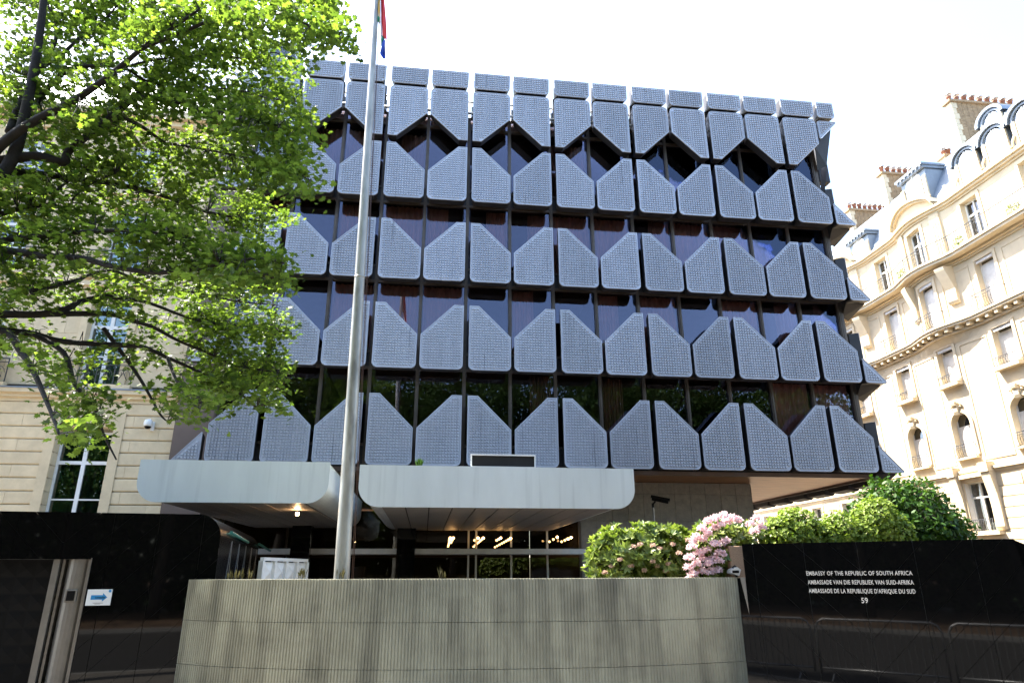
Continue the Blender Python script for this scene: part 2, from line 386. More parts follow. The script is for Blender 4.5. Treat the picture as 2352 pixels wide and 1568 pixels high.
# dark horn behind each right-hand corner triangle
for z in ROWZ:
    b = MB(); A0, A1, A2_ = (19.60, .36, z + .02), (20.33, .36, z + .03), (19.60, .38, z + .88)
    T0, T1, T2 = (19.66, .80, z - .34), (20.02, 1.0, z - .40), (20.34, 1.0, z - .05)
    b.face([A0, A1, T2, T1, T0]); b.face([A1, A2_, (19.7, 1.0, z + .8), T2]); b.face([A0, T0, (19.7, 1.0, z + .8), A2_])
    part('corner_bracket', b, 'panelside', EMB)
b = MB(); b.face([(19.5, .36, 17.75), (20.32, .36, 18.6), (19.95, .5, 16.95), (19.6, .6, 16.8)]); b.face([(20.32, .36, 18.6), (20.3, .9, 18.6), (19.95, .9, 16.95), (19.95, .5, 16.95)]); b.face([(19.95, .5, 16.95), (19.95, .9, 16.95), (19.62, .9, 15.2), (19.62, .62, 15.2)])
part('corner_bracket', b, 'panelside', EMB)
b = MB(); b.box(.12, PW - .08, .40, .58, 18.45, 18.97); cbm = b.mesh('cornice_back', 'panelside')
for k in range(-1, 13): add('cornice_back', cbm, EMB, (k * PW, 0, 0))
# arms that carry the panels
b = MB(); b.box(-.05, .05, .38, GY, -.05, .05); armm = b.mesh('bracket', 'panelside')
for k in range(-1, 14):
    for z in (5.3, 8.3, 11.33, 14.35):
        add('bracket', armm, EMB, (k * PW + (.35 if k < 13 else -.35), 0, z))
# glass wall
WIN = [(5.80, 8.18), (8.82, 11.20), (11.86, 14.24), (14.92, 17.50)]
XL, XR = -1.5, 19.5
gi = 0
panes = {}
for (z0, z1) in WIN + [(17.60, 18.0)]:
    b = MB(); b.box(.05, PW - .05, GY + .03, GY + .045, z0, z1); me = b.mesh('window_pane', 'glass')
    for k in range(-1, 13): add('window_pane', me, EMB, (k * PW, 0, 0))
b = MB(); b.box(-.055, .055, GY - .05, GY + .08, 5.1, 18.0); b.box(-.02, .02, GY - .075, GY - .05, 5.1, 18.0); mm = b.mesh('mullion', 'bronze')
for k in range(-1, 14): add('mullion', mm, EMB, (k * PW, 0, 0))
for z0, z1 in ((5.72, 5.80), (8.18, 8.27), (8.74, 8.82), (11.20, 11.29), (11.78, 11.86), (14.24, 14.33), (14.84, 14.92), (17.50, 17.60), (18.0, 18.06)):
    b = MB(); b.box(XL, XR, GY - .04, GY + .06, z0, z1); part('transom', b, 'bronze', EMB)
for z0, z1 in ((5.06, 5.72), (8.27, 8.74), (11.29, 11.78), (14.33, 14.84)):
    b = MB(); b.box(XL, XR, GY + .004, GY + .06, z0 + .003, z1 - .003); part('spandrel', b, 'darkmetal', EMB)
# floors, room walls, sides, roof
for z0, z1 in ((5.1, 5.6), (8.3, 8.7), (11.32, 11.75), (14.36, 14.8), (17.62, 17.92)):
    b = MB(); b.box(XL + .05, XR - .05, GY + .12, 6.0, z0, z1); part('floor_slab', b, 'ceiling', EMB)
b = MB(); b.box(XL - .2, XR + .0, 6.0, 21.0, 5.1, 17.9); part('room_wall', b, 'interior', EMB)
b = MB(); b.box(XL - 1.15, XL - .06, GY, 21.0, 5.0, 18.3); part('end_wall', b, 'brownmetal', EMB)
b = MB(); b.box(XL - 1.15, XL - .06, GY + .05, 3.0, .0, 4.99); part('end_wall', b, 'brownmetal', EMB)
b = MB(); b.box(XR + .06, XR + .14, GY, 21.0, 5.1, 18.0); part('side_glazing', b, 'darkmetal', EMB)
b = MB(); b.box(XR - .02, XR + .16, GY - .05, GY + .12, 5.06, 18.0); part('corner_post', b, 'bronze', EMB)
b = MB(); b.box(XL - 1.1, XR + .1, GY + .2, 21, 17.93, 18.06); part('roof', b, 'lightmetal', EMB)
for k in range(-1, 13):
    b = MB(); b.box(k * PW + .05, (k + 1) * PW - .05, .62, .72, 18.05, 18.5); part('parapet_panel', b, 'lightmetal', EMB)
b = MB(); b.tube([(-1.5, .62, 18.68), (19.4, .62, 18.68)], .045, 8); b.tube([(-1.5, .5, 18.1), (19.4, .5, 18.1)], .05, 8); part('rail', b, 'lightmetal', EMB, True)
# blind partitions between rooms and curtains
for k in range(-1, 14, 2):
    if k in (3, 9): continue
    for z0, z1 in WIN:
        b = MB(); b.box(k * PW - .05, k * PW + .05, GY + .13, 6, z0 - .15, z1 + .12); part('partition', b, 'interior', EMB)
def curtain_mesh(m, wd, ht, seed):
    rr = random.Random(seed); b = MB(); n = 26; pts = []
    for i in range(n + 1):
        pts.append((wd * i / n, .05 * math.sin(i * 1.9 + rr.random()) + .015 * rr.random()))
    for i in range(n):
        (x0, y0), (x1, y1) = pts[i], pts[i + 1]
        b.face([(x0, y0, 0), (x1, y1, 0), (x1, y1, ht), (x0, y0, ht)])
    return b.mesh('curtain', m, True)
CT = {(m, wd): curtain_mesh(m, wd, 2.34, i) for i, (m, wd) in enumerate((m, wd) for m in ('curtain', 'curtain2') for wd in (.75, 1.35))}
rc = random.Random(11)
spots = []
for r in range(4):
    for k in range(-1, 13):
        pr = (.25, .55, .55, .45)[r] + (.25 if k >= 8 else 0)
        if (r, k) in ((1, 1), (1, 2), (1, 3), (2, 2), (2, 3), (3, 8), (3, 9), (3, 11)): pr = 1
        if rc.random() < pr:
            full = rc.random() < .45 or (r, k) in ((1, 1), (1, 2))
            c = 'curtain' if (rc.random() < .6 or r in (1, 2)) and r != 3 else 'curtain2'
            wd = 1.35 if full else .75
            add('curtain', CT[(c, wd)], EMB, (k * PW + (.08 if full or rc.random() < .5 else .68), GY + .17 + rc.random() * .06, WIN[r][0] + .03))
# a lamp by a second-storey window
b = MB(); b.lathe([(.16, .0), (.12, .26)], 0, 0, 14); b.tube([(0, 0, -.35), (0, 0, 0)], .02, 6); add('table_lamp', b.mesh('table_lamp', 'white', True), EMB, (12.45, 1.4, 9.75))
# soffit and ground floor
for (x0, x1, y0, y1) in ((XL, XR + .1, GY - .02, 2.6), (XL, 16.2, 2.603, 21), (16.203, XR + .1, 2.603, 4.2), (16.203, XR + .1, 4.206, 14)):
    b = MB(); b.box(x0, x1, y0, y1, 4.965, 5.02); part('soffit_panel', b, 'soffit', EMB)
b = MB(); b.box(XL, XR + .1, GY - .10, GY - .022, 4.93, 5.06); part('soffit_edge', b, 'brownmetal', EMB)
b = MB(); b.box(XR + .102, XR + .16, GY, 14, 4.9, 5.06); part('soffit_edge', b, 'brownmetal', EMB)
b = MB(); b.box(10.1, 16.28, 2.66, 14, 0, 4.96); part('ground_floor_wall', b, 'interior', EMB)
tw, th = .56, .90
zz = 4.955; r = 0
while zz > .1:
    z1 = zz; z0 = max(0, zz - (.40 if r == 0 else th)); zz = z0; r += 1
    x = 10.1
    while x < 16.29:
        x1 = min(16.3, x + tw); b = MB(); b.bbox(x + .004, x1 - .004, 2.60, 2.655, z0 + .004, z1 - .004, .004); part('stone_tile', b, 'stonewall', EMB); x = x1 + .0001 if x1 < 16.3 else 99
# lobby: glazing, beams, interior
b = MB(); b.box(-1.6, -1.5, 2.75, 14.1, 0, 4.9); part('lobby_side_wall', b, 'interior', EMB)
LX = [-1.4, .6, 2.5, 4.5, 6.35, 6.6, 7.75, 8.95, 10.05]
b = MB(); b.box(-1.5, 10.08, 14, 14.1, 0, 4.9); part('lobby_back_wall', b, 'interior', EMB)
b = MB(); b.box(-1.5, 10.08, 2.75, 13.9, .004, .03); part('lobby_floor', b, 'interior', EMB)
for i in range(len(LX) - 1):
    for z0, z1 in ((.1, 2.48), (2.72, 4.9)):
        b = MB(); b.box(LX[i] + .03, LX[i + 1] - .03, 2.62, 2.64, z0, z1); part('lobby_pane', b, 'lobbyglass', EMB)
for x in LX:
    b = MB(); b.box(x - .03, x + .03, 2.56, 2.68, 0, 4.95); part('lobby_mullion', b, 'lightmetal' if 6 < x < 9.2 else 'bronze', EMB)
b = MB(); b.box(-1.4, 10.0, 1.5, 2.55, 2.56, 2.72); part('door_hood', b, 'lightmetal', EMB)
b = MB(); b.box(-.14, .14, -.06, .06, 0, .05); me = b.mesh('hood_spotlight', 'black')
for x in (3.6, 5.6, 7.6, 9.5, 1.4): add('hood_spotlight', me, EMB, (x, 1.7, 2.722))
b = MB(); b.lathe([(.001, 0), (.03, .015), (.042, .04), (.03, .065), (.001, .08)], 0, 0, 8); bm_ = b.mesh('ceiling_bulb', 'bulb', True)
def ceil_pt(px, py, z): d = ray(px, py); return CAM + d * ((z - CAM.z) / d.z)
for (xa, ya, xb, yb, n1) in ((1029, 1258, 1034, 1238, 6), (1036, 1248, 1041, 1238, 3), (1088, 1257, 1110, 1238, 7), (1090, 1243, 1098, 1238, 3), (1137, 1258, 1173, 1239, 8), (1141, 1243, 1150, 1238, 3), (1262, 1246, 1280, 1236, 3), (1290, 1246, 1312, 1237, 4)):
    for i in range(n1):
        f = i / (n1 - 1); q = ceil_pt(xa + (xb - xa) * f, ya + (yb - ya) * f, 3.02); add('ceiling_bulb', bm_, EMB, q)
# column under the left canopy, two dark bays
for x in (1.0, 4.1):
    b = MB(); b.box(x, x + .55, 1.2, 1.7, 0, 4.95); part('column', b, 'granite', EMB)
# roof plant screen
b = MB()
for x in (-2.2, -1.1, 0.0): b.box(x - .05, x + .05, 3, 3.1, 18.06, 22.9)
b.box(-2.2, 0, 3.0, 3.1, 22.8, 22.9); b.box(-2.2, -1.15, 3.0, 3.1, 21.9, 22.0)
b.box(-2.25, -2.15, 3, 7, 22.8, 22.9); b.box(-.05, .05, 3.1, 7, 22.8, 22.9)
part('plant_screen', b, 'lightmetal', EMB)
b = MB()
for i in range(6):
    for j in range(10):
        x = -2.15 + i * .17; z = 20.9 + j * .19
        b.tube([(x, 3.04, z), (x + .17, 3.04, z + .19)], .012, 3); b.tube([(x + .17, 3.04, z), (x, 3.04, z + .19)], .012, 3)
part('plant_lattice', b, 'zinc', EMB)
b = MB(); b.box(-2.15, -1.15, 3.05, 3.06, 20.8, 22.8); part('plant_glass', b, 'paneglass', EMB)
b = MB(); b.tube([(-2.3, 3.5, 22.9), (-2.3, 3.5, 24.4)], .02, 5); b.tube([(-2.3, 3.5, 24.4), (-1.8, 3.5, 22.9)], .015, 5); part('mast', b, 'bronze', EMB)

# ------------------------------------------------------------------ canopies
def canopy(x0, x1, label, zb=3.30, zt=4.16, y0=-5.7, y1=2.3, lines=10, rad=.48):
    t = thing('entrance_canopy', label, 'canopy', ((x0 + x1) / 2, (y0 + y1) / 2, 0))
    poly = rpoly([(x0, zb), (x1, zb), (x1, zt), (x0, zt)], [rad, rad, .01, .01], 12)
    b = MB(); b.prism(poly, y0, y0 + .03); part('fascia', b, 'canopy', t)
    inn = inset(poly, .035); b = MB(); b.prism(inn, y0 + .031, y1); part('canopy_body', b, 'canopy', t)
    b = MB(); b.box(x0 + rad, x1 - rad, y0 + .035, y1 - .01, zb + .0285, zb + .0335); part('soffit_backing', b, 'black', t)
    # underside boards with joints between them
    n = lines; xa, xb = x0 + rad, x1 - rad
    for i in range(n):
        a = xa + (xb - xa) * i / n; c = xa + (xb - xa) * (i + 1) / n
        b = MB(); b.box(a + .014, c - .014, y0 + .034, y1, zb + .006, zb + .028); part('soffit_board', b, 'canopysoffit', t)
    return t
c1 = canopy(-.82, 2.92, 'narrower of two pale metal canopies, beside the limestone house, lit spot lamp below', zb=3.36, zt=4.20, lines=7)
c2 = canopy(3.53, 9.44, 'wider of two pale metal canopies, over the glazed entrance doors with blank box on top')
b = MB(); b.bbox(5.88, 7.26, -5.55, -5.3, 4.165, 4.44, .01); part('sign_box', b, 'darkmetal', c2)
b = MB()
for a in ((5.86, 7.28, 4.42, 4.45), (5.86, 7.28, 4.161, 4.185), (5.86, 5.885, 4.185, 4.42), (7.255, 7.28, 4.185, 4.42)): b.box(a[0], a[1], -5.585, -5.545, a[2], a[3])
part('sign_box_frame', b, 'white', c2)
b = MB(); b.tube([(0, 0, 0), (0, 0, -.05)], .012, 6); b.box(-.045, .045, -.03, .05, -.13, -.04); sp = part('spot_lamp', b, 'black', c1, loc=(2.05, -4.0, 3.37))
b = MB(); b.box(-.035, .035, -.036, -.031, -.12, -.05); part('lamp_lens', b, 'spot', sp, local=True)
ld = bpy.data.lights.new('spot_lamp_light', 'POINT'); ld.energy = 2.5; ld.color = (1, .6, .3); ld.shadow_soft_size = .05
lo = bpy.data.objects.new('spot_lamp_light', ld); COL.objects.link(lo); lo.location = (2.05, -4.12, 3.26); lo.parent = c1; lo.matrix_parent_inverse = WM[c1.name].inverted()
def tuft(name, label, loc, h, n, m, seed, cat='plant'):
    rr = random.Random(seed); t = thing(name, label, cat, loc); b = MB()
    for i in range(n):
        a = rr.random() * 6.28; r0 = rr.random() * h * .35; hh = h * (.5 + .5 * rr.random()); w = .012
        p0 = Vector((rr.uniform(-.06, .06), rr.uniform(-.03, .03), 0)); p1 = p0 + Vector((math.cos(a) * r0, math.sin(a) * r0, hh)); s = Vector((-math.sin(a), math.cos(a), 0)) * w
        mid = (p0 + p1) / 2 + Vector((0, 0, .02)); b.face([p0, mid - s, p1, mid + s])
    part('leaves', b, m, t, local=True, kind='stuff'); b = MB(); b.tube([(0, 0, -.01), (0, 0, h * .4)], .004, 4); part('stem', b, 'bark', t, local=True)
tuft('weed', 'small weed growing on the edge of the wider canopy', (4.75, -5.5, 4.161), .20, 60, 'shrubdark', 3)

# ------------------------------------------------------------------ gatehouse
GO = Vector((1.62, -8.18, 0)); GA = R(7.3); GZ = 2.93
GH = thing('gatehouse', 'black polished granite gatehouse with rounded roof edge and steel entrance door', 'gatehouse', GO, GA)
def gpart(name, b, m, smooth=False, **k): return part(name, b, m, GH, smooth, local=True, **k)
GL = 6.0; GR = .36; GD = 6.2
gpoly = rpoly([(-GL, 0), (0, 0), (0, GZ), (-GL, GZ)], [0, 0, GR, 0], 10)
core = inset(gpoly, .03); b = MB(); b.prism([p for p in core], .32, GD); gpart('core', b, 'granite')
def chevron_slabs(W_, poly, axis, sw, sv, off, skip=(), thick=.03, gap=.0038, z0=0):
    """split the facing polygon into strips and chevron courses"""
    xs = [p[0] for p in poly]; zs = [p[1] for p in poly]; out = []
    i0 = math.floor((min(xs) - axis) / sw); i1 = math.ceil((max(xs) - axis) / sw)
    for i in range(i0, i1):
        a, c = axis + i * sw, axis + (i + 1) * sw
        sl = -1 if i < 0 else 1
        for j in range(-14, 24):
            pl = clip(clip(poly, -1, 0, -(a + gap)), 1, 0, c - gap)
            # v between off+j*sv + sl*(u-axis) and the next
            if len(pl) > 2: pl = clip(pl, sl, -1, -(off + j * sv + gap) + sl * axis)
            if len(pl) > 2: pl = clip(pl, -sl, 1, (off + (j + 1) * sv - gap) - sl * axis)
            if len(pl) > 2:
                A = abs(sum(pl[q][0] * pl[(q + 1) % len(pl)][1] - pl[(q + 1) % len(pl)][0] * pl[q][1] for q in range(len(pl)))) / 2
                if A > .004: out.append(pl)
    return out
door = (-3.6, -1.82, 0, 2.23)                # u0,u1,z0,z1 of the recess in the front
rects = [[(-GL, 0), (door[0], 0), (door[0], GZ), (-GL, GZ)], [(door[0], door[3]), (door[1], door[3]), (door[1], GZ), (door[0], GZ)]]
right = [p for p in clip(gpoly, -1, 0, -door[1])]
for pl0 in rects + [right]:
    for pl in chevron_slabs(None, pl0, -2.26, .66, .50, .47):
        bb = MB(); bb.prism(pl, random.uniform(0, .0015), .03); gpart('granite_slab', bb, 'granite')
b = MB(); b.box(-GL, door[0], .031, .315, 0, GZ - .03); b.box(door[0], door[1], .031, .315, door[3], GZ - .03)
b.prism(inset(clip(gpoly, -1, 0, -door[1]), .012), .031, .315); gpart('front_backing', b, 'joint')
# curved roof edge and side slabs, one shell strip for each slab course
arc = [p for p in gpoly if p[0] > -GR - .01]
b = MB()
prof = [(-1.6, GZ)] + sorted([p for p in gpoly if p[0] >= -GR - .001 and p[1] > GZ - GR - .001], key=lambda p: p[0]) + [(0, 0)]
ys = [.03, 1.1, 2.2, 3.3, 4.4, 5.5, GD]
for i in range(len(ys) - 1):
    b = MB()
    for k in range(len(prof) - 1):
        (xa, za), (xb, zb) = prof[k], prof[k + 1]
        b.face([(xa, ys[i] + .003, za), (xb, ys[i] + .003, zb), (xb, ys[i + 1] - .003, zb), (xa, ys[i + 1] - .003, za)])
    gpart('side_slab', b, 'graniteside', True)
# thin pale joint lines on the side
b = MB()
for i in range(1, 6):
    b.tube([(.004, ys[i] - .5, .1), (.004, ys[i] + .3, GZ - GR)], .0025, 4); b.tube([(.002, ys[i] + .6, .1), (.002, ys[i] + .35, GZ - GR)], .003, 4)
gpart('joint', b, 'lightmetal')
# door recess: steel post, intercom, frame, dark patterned door leaf
b = MB(); b.lathe([(.17, 0), (.17, door[3])], -2.01, .20, 20); b.box(-1.86, -1.823, .02, .3, 0, door[3] - .003); gpart('door_post', b, 'steel', False)
b = MB(); b.bbox(-2.09, -1.93, .01, .06, 1.61, 1.79, .01); ic = gpart('intercom', b, 'steel')
b = MB(); b.bbox(-2.065, -1.955, .002, .012, 1.63, 1.77, .004); gpart('intercom_screen', b, 'black')
b = MB(); b.box(-2.35, -2.26, .05, .3, 0, door[3] - .003); b.box(-2.235, -2.20, .1, .3, 0, door[3] - .003); gpart('door_frame', b, 'steel')
b = MB(); b.box(door[0], -2.36, .22, .26, 0, door[3] - .003); dl = gpart('door', b, 'black')
b = MB()
for i in range(3):
    for j in range(9):
        x = -3.12 + i * .25; z = .06 + j * .24; cx, cz = x + .12, z + .11
        for p, q in (((x, z), (x + .24, z)), ((x + .24, z), (x + .24, z + .22)), ((x + .24, z + .22), (x, z + .22)), ((x, z + .22), (x, z))): b.face([(p[0], .22, p[1]), (q[0], .22, q[1]), (cx, .208, cz)])
gpart('door_relief', b, 'black')
for ya, yb in ((.95, 3.5), (5.9, 9.2)):
    b = MB(); b.tube([(.03, ya, 2.70), (.04, yb, 2.64)], .03, 8); b.tube([(-.1, ya + .25, 2.695), (.03, ya + .25, 2.695)], .012, 6); gpart('side_rod', b, 'teal')
b = MB(); b.box(-1.818, -1.806, -.02, 0, .2, 2.25); gpart('edge_strip', b, 'steel')
# small notice
su = GO + Vector((math.cos(GA) * -1.61, math.sin(GA) * -1.61, 0))
SG = thing('notice_sign', 'small white notice with a blue arrow on the black granite gatehouse', 'sign', (su.x, su.y, 1.675), GA)
sp = SG
b = MB(); b.bbox(-.17, .17, -.02, -.004, -.115, .115, .002); part('board', b, 'signwhite', SG, local=True)
b = MB(); b.prism([(-.11, -.032), (.05, -.032), (.05, -.062), (.115, .0), (.05, .062), (.05, .032), (-.11, .032)], -.0225, -.0205); part('arrow', b, 'signblue', SG, local=True)
b = MB(); b.prism([(.14 + .02 * math.cos(a * .5236), .09 + .02 * math.sin(a * .5236)) for a in range(12)], -.0225, -.0205); part('emblem', b, 'signblue', SG, local=True)
def text(s, size, loc, rz, parent, name, m, ext=.002, sx=1., bold=0., ch=1., align='LEFT', tilt=0.):
    c = bpy.data.curves.new(name, 'FONT'); c.body = s; c.size = size; c.extrude = ext; c.offset = bold; c.space_character = ch; c.align_x = align; c.resolution_u = 3
    ob = bpy.data.objects.new('tmp', c); COL.objects.link(ob); dg = bpy.context.evaluated_depsgraph_get(); dg.update()
    me = bpy.data.meshes.new_from_object(ob.evaluated_get(dg)); bpy.data.objects.remove(ob)
    me.transform(Matrix.Rotation(R(90), 4, 'X') @ Matrix.Diagonal((sx, 1, 1, 1)))
    me.materials.clear(); me.materials.append(M[m])
    return add(name, me, parent, loc, rz, local=True)
text('consulat', .042, (-.05, -.0235, -.013), 0, SG, 'lettering', 'black', .0008, 1, .0006)
for i, s in enumerate(('Entrée au numéro 59', 'sur rendez-vous')): pass
b = MB(); b.box(-.07, .07, -.0215, -.0203, -.082, -.077); b.box(-.045, .035, -.0215, -.0203, -.096, -.091); part('small_print', b, 'black', SG, local=True)

# ------------------------------------------------------------------ ribbed concrete wall
CWP = [(1.30, -8.42), (1.62, -8.68), (2.05, -8.93), (2.5, -9.13), (3.0, -9.31), (3.58, -9.48), (4.43, -9.64), (5.2, -9.74), (6.05, -9.81), (6.9, -9.85), (7.84, -9.84), (8.8, -9.71), (9.86, -9.48)]
CW = thing('ribbed_wall', 'low bowed wall of vertically ribbed grey concrete blocks in front of the entrance', 'wall', (5.8, -9.6, 0))
cum = [0]
for a, c in zip(CWP, CWP[1:]): cum.append(cum[-1] + math.dist(a, c))
def cwat(s):
    for i in range(len(CWP) - 1):
        if s <= cum[i + 1] + 1e-6:
            f = (s - cum[i]) / (cum[i + 1] - cum[i]); return CWP[i][0] + (CWP[i + 1][0] - CWP[i][0]) * f, CWP[i][1] + (CWP[i + 1][1] - CWP[i][1]) * f
    return CWP[-1]
NB = 16; BWD = cum[-1] / NB
COUR = [(0, .14), (.14, .74), (.74, 1.345), (1.345, 1.93)]
for (z0, z1) in COUR:
    for i in range(NB):
        p, q = cwat(i * BWD), cwat((i + 1) * BWD); L = math.dist(p, q)
        b = MB(); nf = 12; g = L / nf; pts = []
        for k in range(nf):
            a = .0012 + k * (L - .0024) / nf; st = (L - .0024) / nf
            pts += [(a, .011), (a + st * .18, .0), (a + st * .66, .0), (a + st * .84, .011)]
        pts.append((L - .0012, .011))
        zb, zt = z0 + .0032, z1 - .0032
        n = len(pts); base = len(b.v)
        b.v += [(x, y, zb) for x, y in pts] + [(x, y, zt) for x, y in pts] + [(.004, .28, zb), (L - .004, .28, zb), (.004, .28, zt), (L - .004, .28, zt)]
        for k in range(n - 1): b.f.append((base + k, base + k + 1, base + n + k + 1, base + n + k)); b.mi.append(0)
        b.f.append(tuple([base + n + k for k in range(n)] + [base + 2 * n + 3, base + 2 * n + 2])); b.mi.append(0)
        b.f.append((base, base + n, base + 2 * n + 2, base + 2 * n)); b.mi.append(0); b.f.append((base + n - 1, base + 2 * n + 1, base + 2 * n + 3, base + 2 * n - 1)); b.mi.append(0)
        part('concrete_block', b, 'concrete', CW, loc=(p[0], p[1], 0), rz=math.atan2(q[1] - p[1], q[0] - p[0]))
b = MB()
for i in range(len(CWP) - 1):
    (xa, ya), (xb, yb) = CWP[i], CWP[i + 1]
    b.face([(xa, ya + .06, 0), (xb, yb + .06, 0), (xb, yb + .06, 1.92), (xa, ya + .06, 1.92)])
part('backing', b, 'concrete', CW)
rw = random.Random(5)
for i, (px, n) in enumerate(((920, 10), (958, 14), (1000, 9), (1250, 14), (1405, 10), (1800, 8))):
    pp = P(px / 1.7415, 1328, -9.3)
    s = cum[-1] * (pp.x - CWP[0][0]) / (CWP[-1][0] - CWP[0][0]); c = cwat(s)
    tuft('weed', ('dry weed sprouting on top of the ribbed wall in front of the gatehouse', 'dry weed sprouting on top of the ribbed wall beside the flagpole')[i > 2], (c[0], c[1] + .15, 1.93), .13 + .06 * rw.random(), n, 'dryweed', 20 + i)
    bpy.data.objects[list(bpy.data.objects.keys())[-1]]
for o in COL.objects:
    if o.name.startswith('weed') and 'ribbed' in o.get('label', ''): o['group'] = 'dry weeds on the ribbed wall'

# ------------------------------------------------------------------ black wall with the name
A2 = Vector((9.70, -10.0, 0)); WA = math.atan2(-1.774, 2.923); WL = 3.42; WH = 2.405
BW = thing('name_wall', 'black polished granite wall carrying raised embassy lettering in three languages', 'wall', A2, WA)
wp = [(0, 0), (WL + .25, 0), (WL, WH), (0, WH)]
for pl in chevron_slabs(None, wp, 1.55, .70, .455, .655):
    b = MB(); b.prism(pl, random.uniform(0, .0015), .03); part('granite_slab', b, 'granite', BW, local=True)
b = MB(); b.prism([(0.004, 0), (WL + .24, 0), (WL - .01, WH - .004), (.004, WH - .004)], .031, .34); part('core', b, 'joint', BW, local=True)
b = MB(); b.prism([(WL + .25, 0), (WL + .9, 0), (WL + .55, WH - .30), (WL + .01, WH - .01)], .06, .36); part('end_slab', b, 'granite', BW, local=True)
pA = P(1671, 1250, -9.35); pB = P(1704, 1250, -9.35)
b = MB(); b.bbox(pA.x, pB.x + .12, -9.40, -9.1, 1.5, 2.40, .012); part('end_block', b, 'brownstone', BW)
b = MB(); b.prism([(-.12, 0), (-.003, 0), (-.003, 1.92), (-.12, 1.92)], .03, .3); part('end_strip', b, 'granite', BW, local=True)
b = MB(); b.prism([(-.075, 1.93), (-.002, 1.42), (-.002, 1.93)], -.02, .02); part('flashing', b, 'steel', BW, local=True)
def fit_text(s, u0, u1, z0, z1):
    o = text(s, 1.0, (0, 0, 0), 0, BW, 'lettering', 'letter', .02, 1, .010, 1.08)
    xs = [v.co.x for v in o.data.vertices]; zs = [v.co.z for v in o.data.vertices]
    kx = (u1 - u0) / (max(xs) - min(xs)); kz = (z1 - z0) / .70
    for v in o.data.vertices:
        v.co.x = u0 + (v.co.x - min(xs)) * kx; v.co.z = z0 + v.co.z * kz; v.co.y = v.co.y * .35 - .012
fit_text('EMBASSY OF THE REPUBLIC OF SOUTH AFRICA', .846, 2.181, 1.957, 2.012)
fit_text('AMBASSADE VAN DIE REPUBLIEK VAN SUID-AFRIKA', .849, 2.175, 1.837, 1.893)
fit_text("AMBASSADE DE LA REPUBLIQUE D'AFRIQUE DU SUD", .846, 2.176, 1.722, 1.778)
fit_text('59', 1.50, 1.582, 1.595, 1.664)
# floodlight at the end of the ribbed wall
fp = P(1688, 1306, -9.45)
FLD = thing('floodlight', 'small grey floodlight at the end of the ribbed wall by the name wall', 'floodlight', (fp.x, fp.y, 1.93))
b = MB(); b.prism([(-.10, .04), (.02, .0), (.06, .09), (.0, .13), (-.09, .09)], -.09, .09); part('housing', b, 'lightmetal', FLD, local=True, loc=(0, 0, .02))
b = MB(); b.box(-.09, .02, -.095, -.0905, .06, .10); part('lens', b, 'black', FLD, local=True)
b = MB(); b.box(.0, .03, -.02, .02, -.0, .06); b.tube([(-.04, 0, .14), (-.0, 0, .17), (.03, 0, .14)], .012, 5); part('bracket', b, 'black', FLD, local=True)

# ------------------------------------------------------------------ flagpole and flag
FP = thing('flagpole', 'tall tapering pale grey flagpole standing behind the ribbed wall', 'flagpole', (3.62, -8, 0))
pts = []; rad = []
for i in range(18):
    z = 16.6 * i / 17; pts.append((3.62 - .0165 * z, -8, z)); rad.append(.128 if z < 2 else .128 - (.128 - .046) * (z - 2) / 14.6)
b = MB(); b.tube(pts, rad, 20); part('shaft', b, 'pole', FP, True)
b = MB(); zc = 7.4; x = 3.62 - .0165 * zc; b.lathe([(.098, zc - .02), (.105, zc), (.100, zc + .02)], x, -8, 20); part('collar', b, 'pole', FP, True)
b = MB(); b.lathe([(0.001, 16.6), (.07, 16.64), (.085, 16.71), (.06, 16.79), (.001, 16.82)], 3.62 - .0165 * 16.6, -8, 14); part('finial', b, 'gold', FP, True)
b = MB(); b.tube([(3.62 + .155, -8.02, 1.2), (3.62 - .0165 * 9 + .12, -8.02, 9), (3.62 - .0165 * 16.5 + .06, -8.02, 16.5)], .007, 4); b.tube([(3.62 + .175, -7.98, 1.2), (3.62 - .0165 * 16.5 + .07, -7.98, 16.5)], .007, 4); part('halyard', b, 'drain', FP)
FG = thing('national_flag', 'limp red, green, white and blue flag hanging from the flagpole', 'flag', (3.5, -8, 12.6))
def strip(name, pts, m, y0, amp, ph):
    b = MB(); n = 14; rows = []
    for i in range(n + 1):
        f = i / n
        def lp(side):
            k = f * (len(side) - 1); j = min(int(k), len(side) - 2); t = k - j
            return (side[j][0] + (side[j + 1][0] - side[j][0]) * t, side[j][1] + (side[j + 1][1] - side[j][1]) * t)
        L, Rr = lp(pts[0]), lp(pts[1]); row = []
        for k in range(7):
            u = k / 6; x = L[0] + (Rr[0] - L[0]) * u; z = L[1] + (Rr[1] - L[1]) * u
            row.append((x, y0 + amp * math.sin(u * 5 + ph + f * 2.2) + .03 * math.sin(f * 7 + ph), z))
        rows.append(row)
    for i in range(n):
        for k in range(6): b.face([rows[i][k], rows[i][k + 1], rows[i + 1][k + 1], rows[i + 1][k]])
    part(name, b, m, FG, True)
def fq(px, py): p = P(px, py, -8.06); return (p.x, p.z)
strip('red_band', ([fq(874, -70), fq(874, 0), fq(876, 45), fq(880, 92)], [fq(886, -70), fq(883, 0), fq(888, 62), fq(888.5, 90)]), 'red', -8.06, .035, 0)
strip('white_band', ([fq(871.5, -60), fq(871.5, 20), fq(873, 60), fq(874, 92)], [fq(875.5, -60), fq(875, 0), fq(877, 50), fq(880.5, 94)]), 'flagwhite', -8.05, .03, 1)
strip('gold_band', ([fq(869, -60), fq(869, 10), fq(869, 30), fq(869, 40)], [fq(872, -60), fq(872, 10), fq(873, 30), fq(872.5, 50)]), 'gold', -8.04, .02, 1)
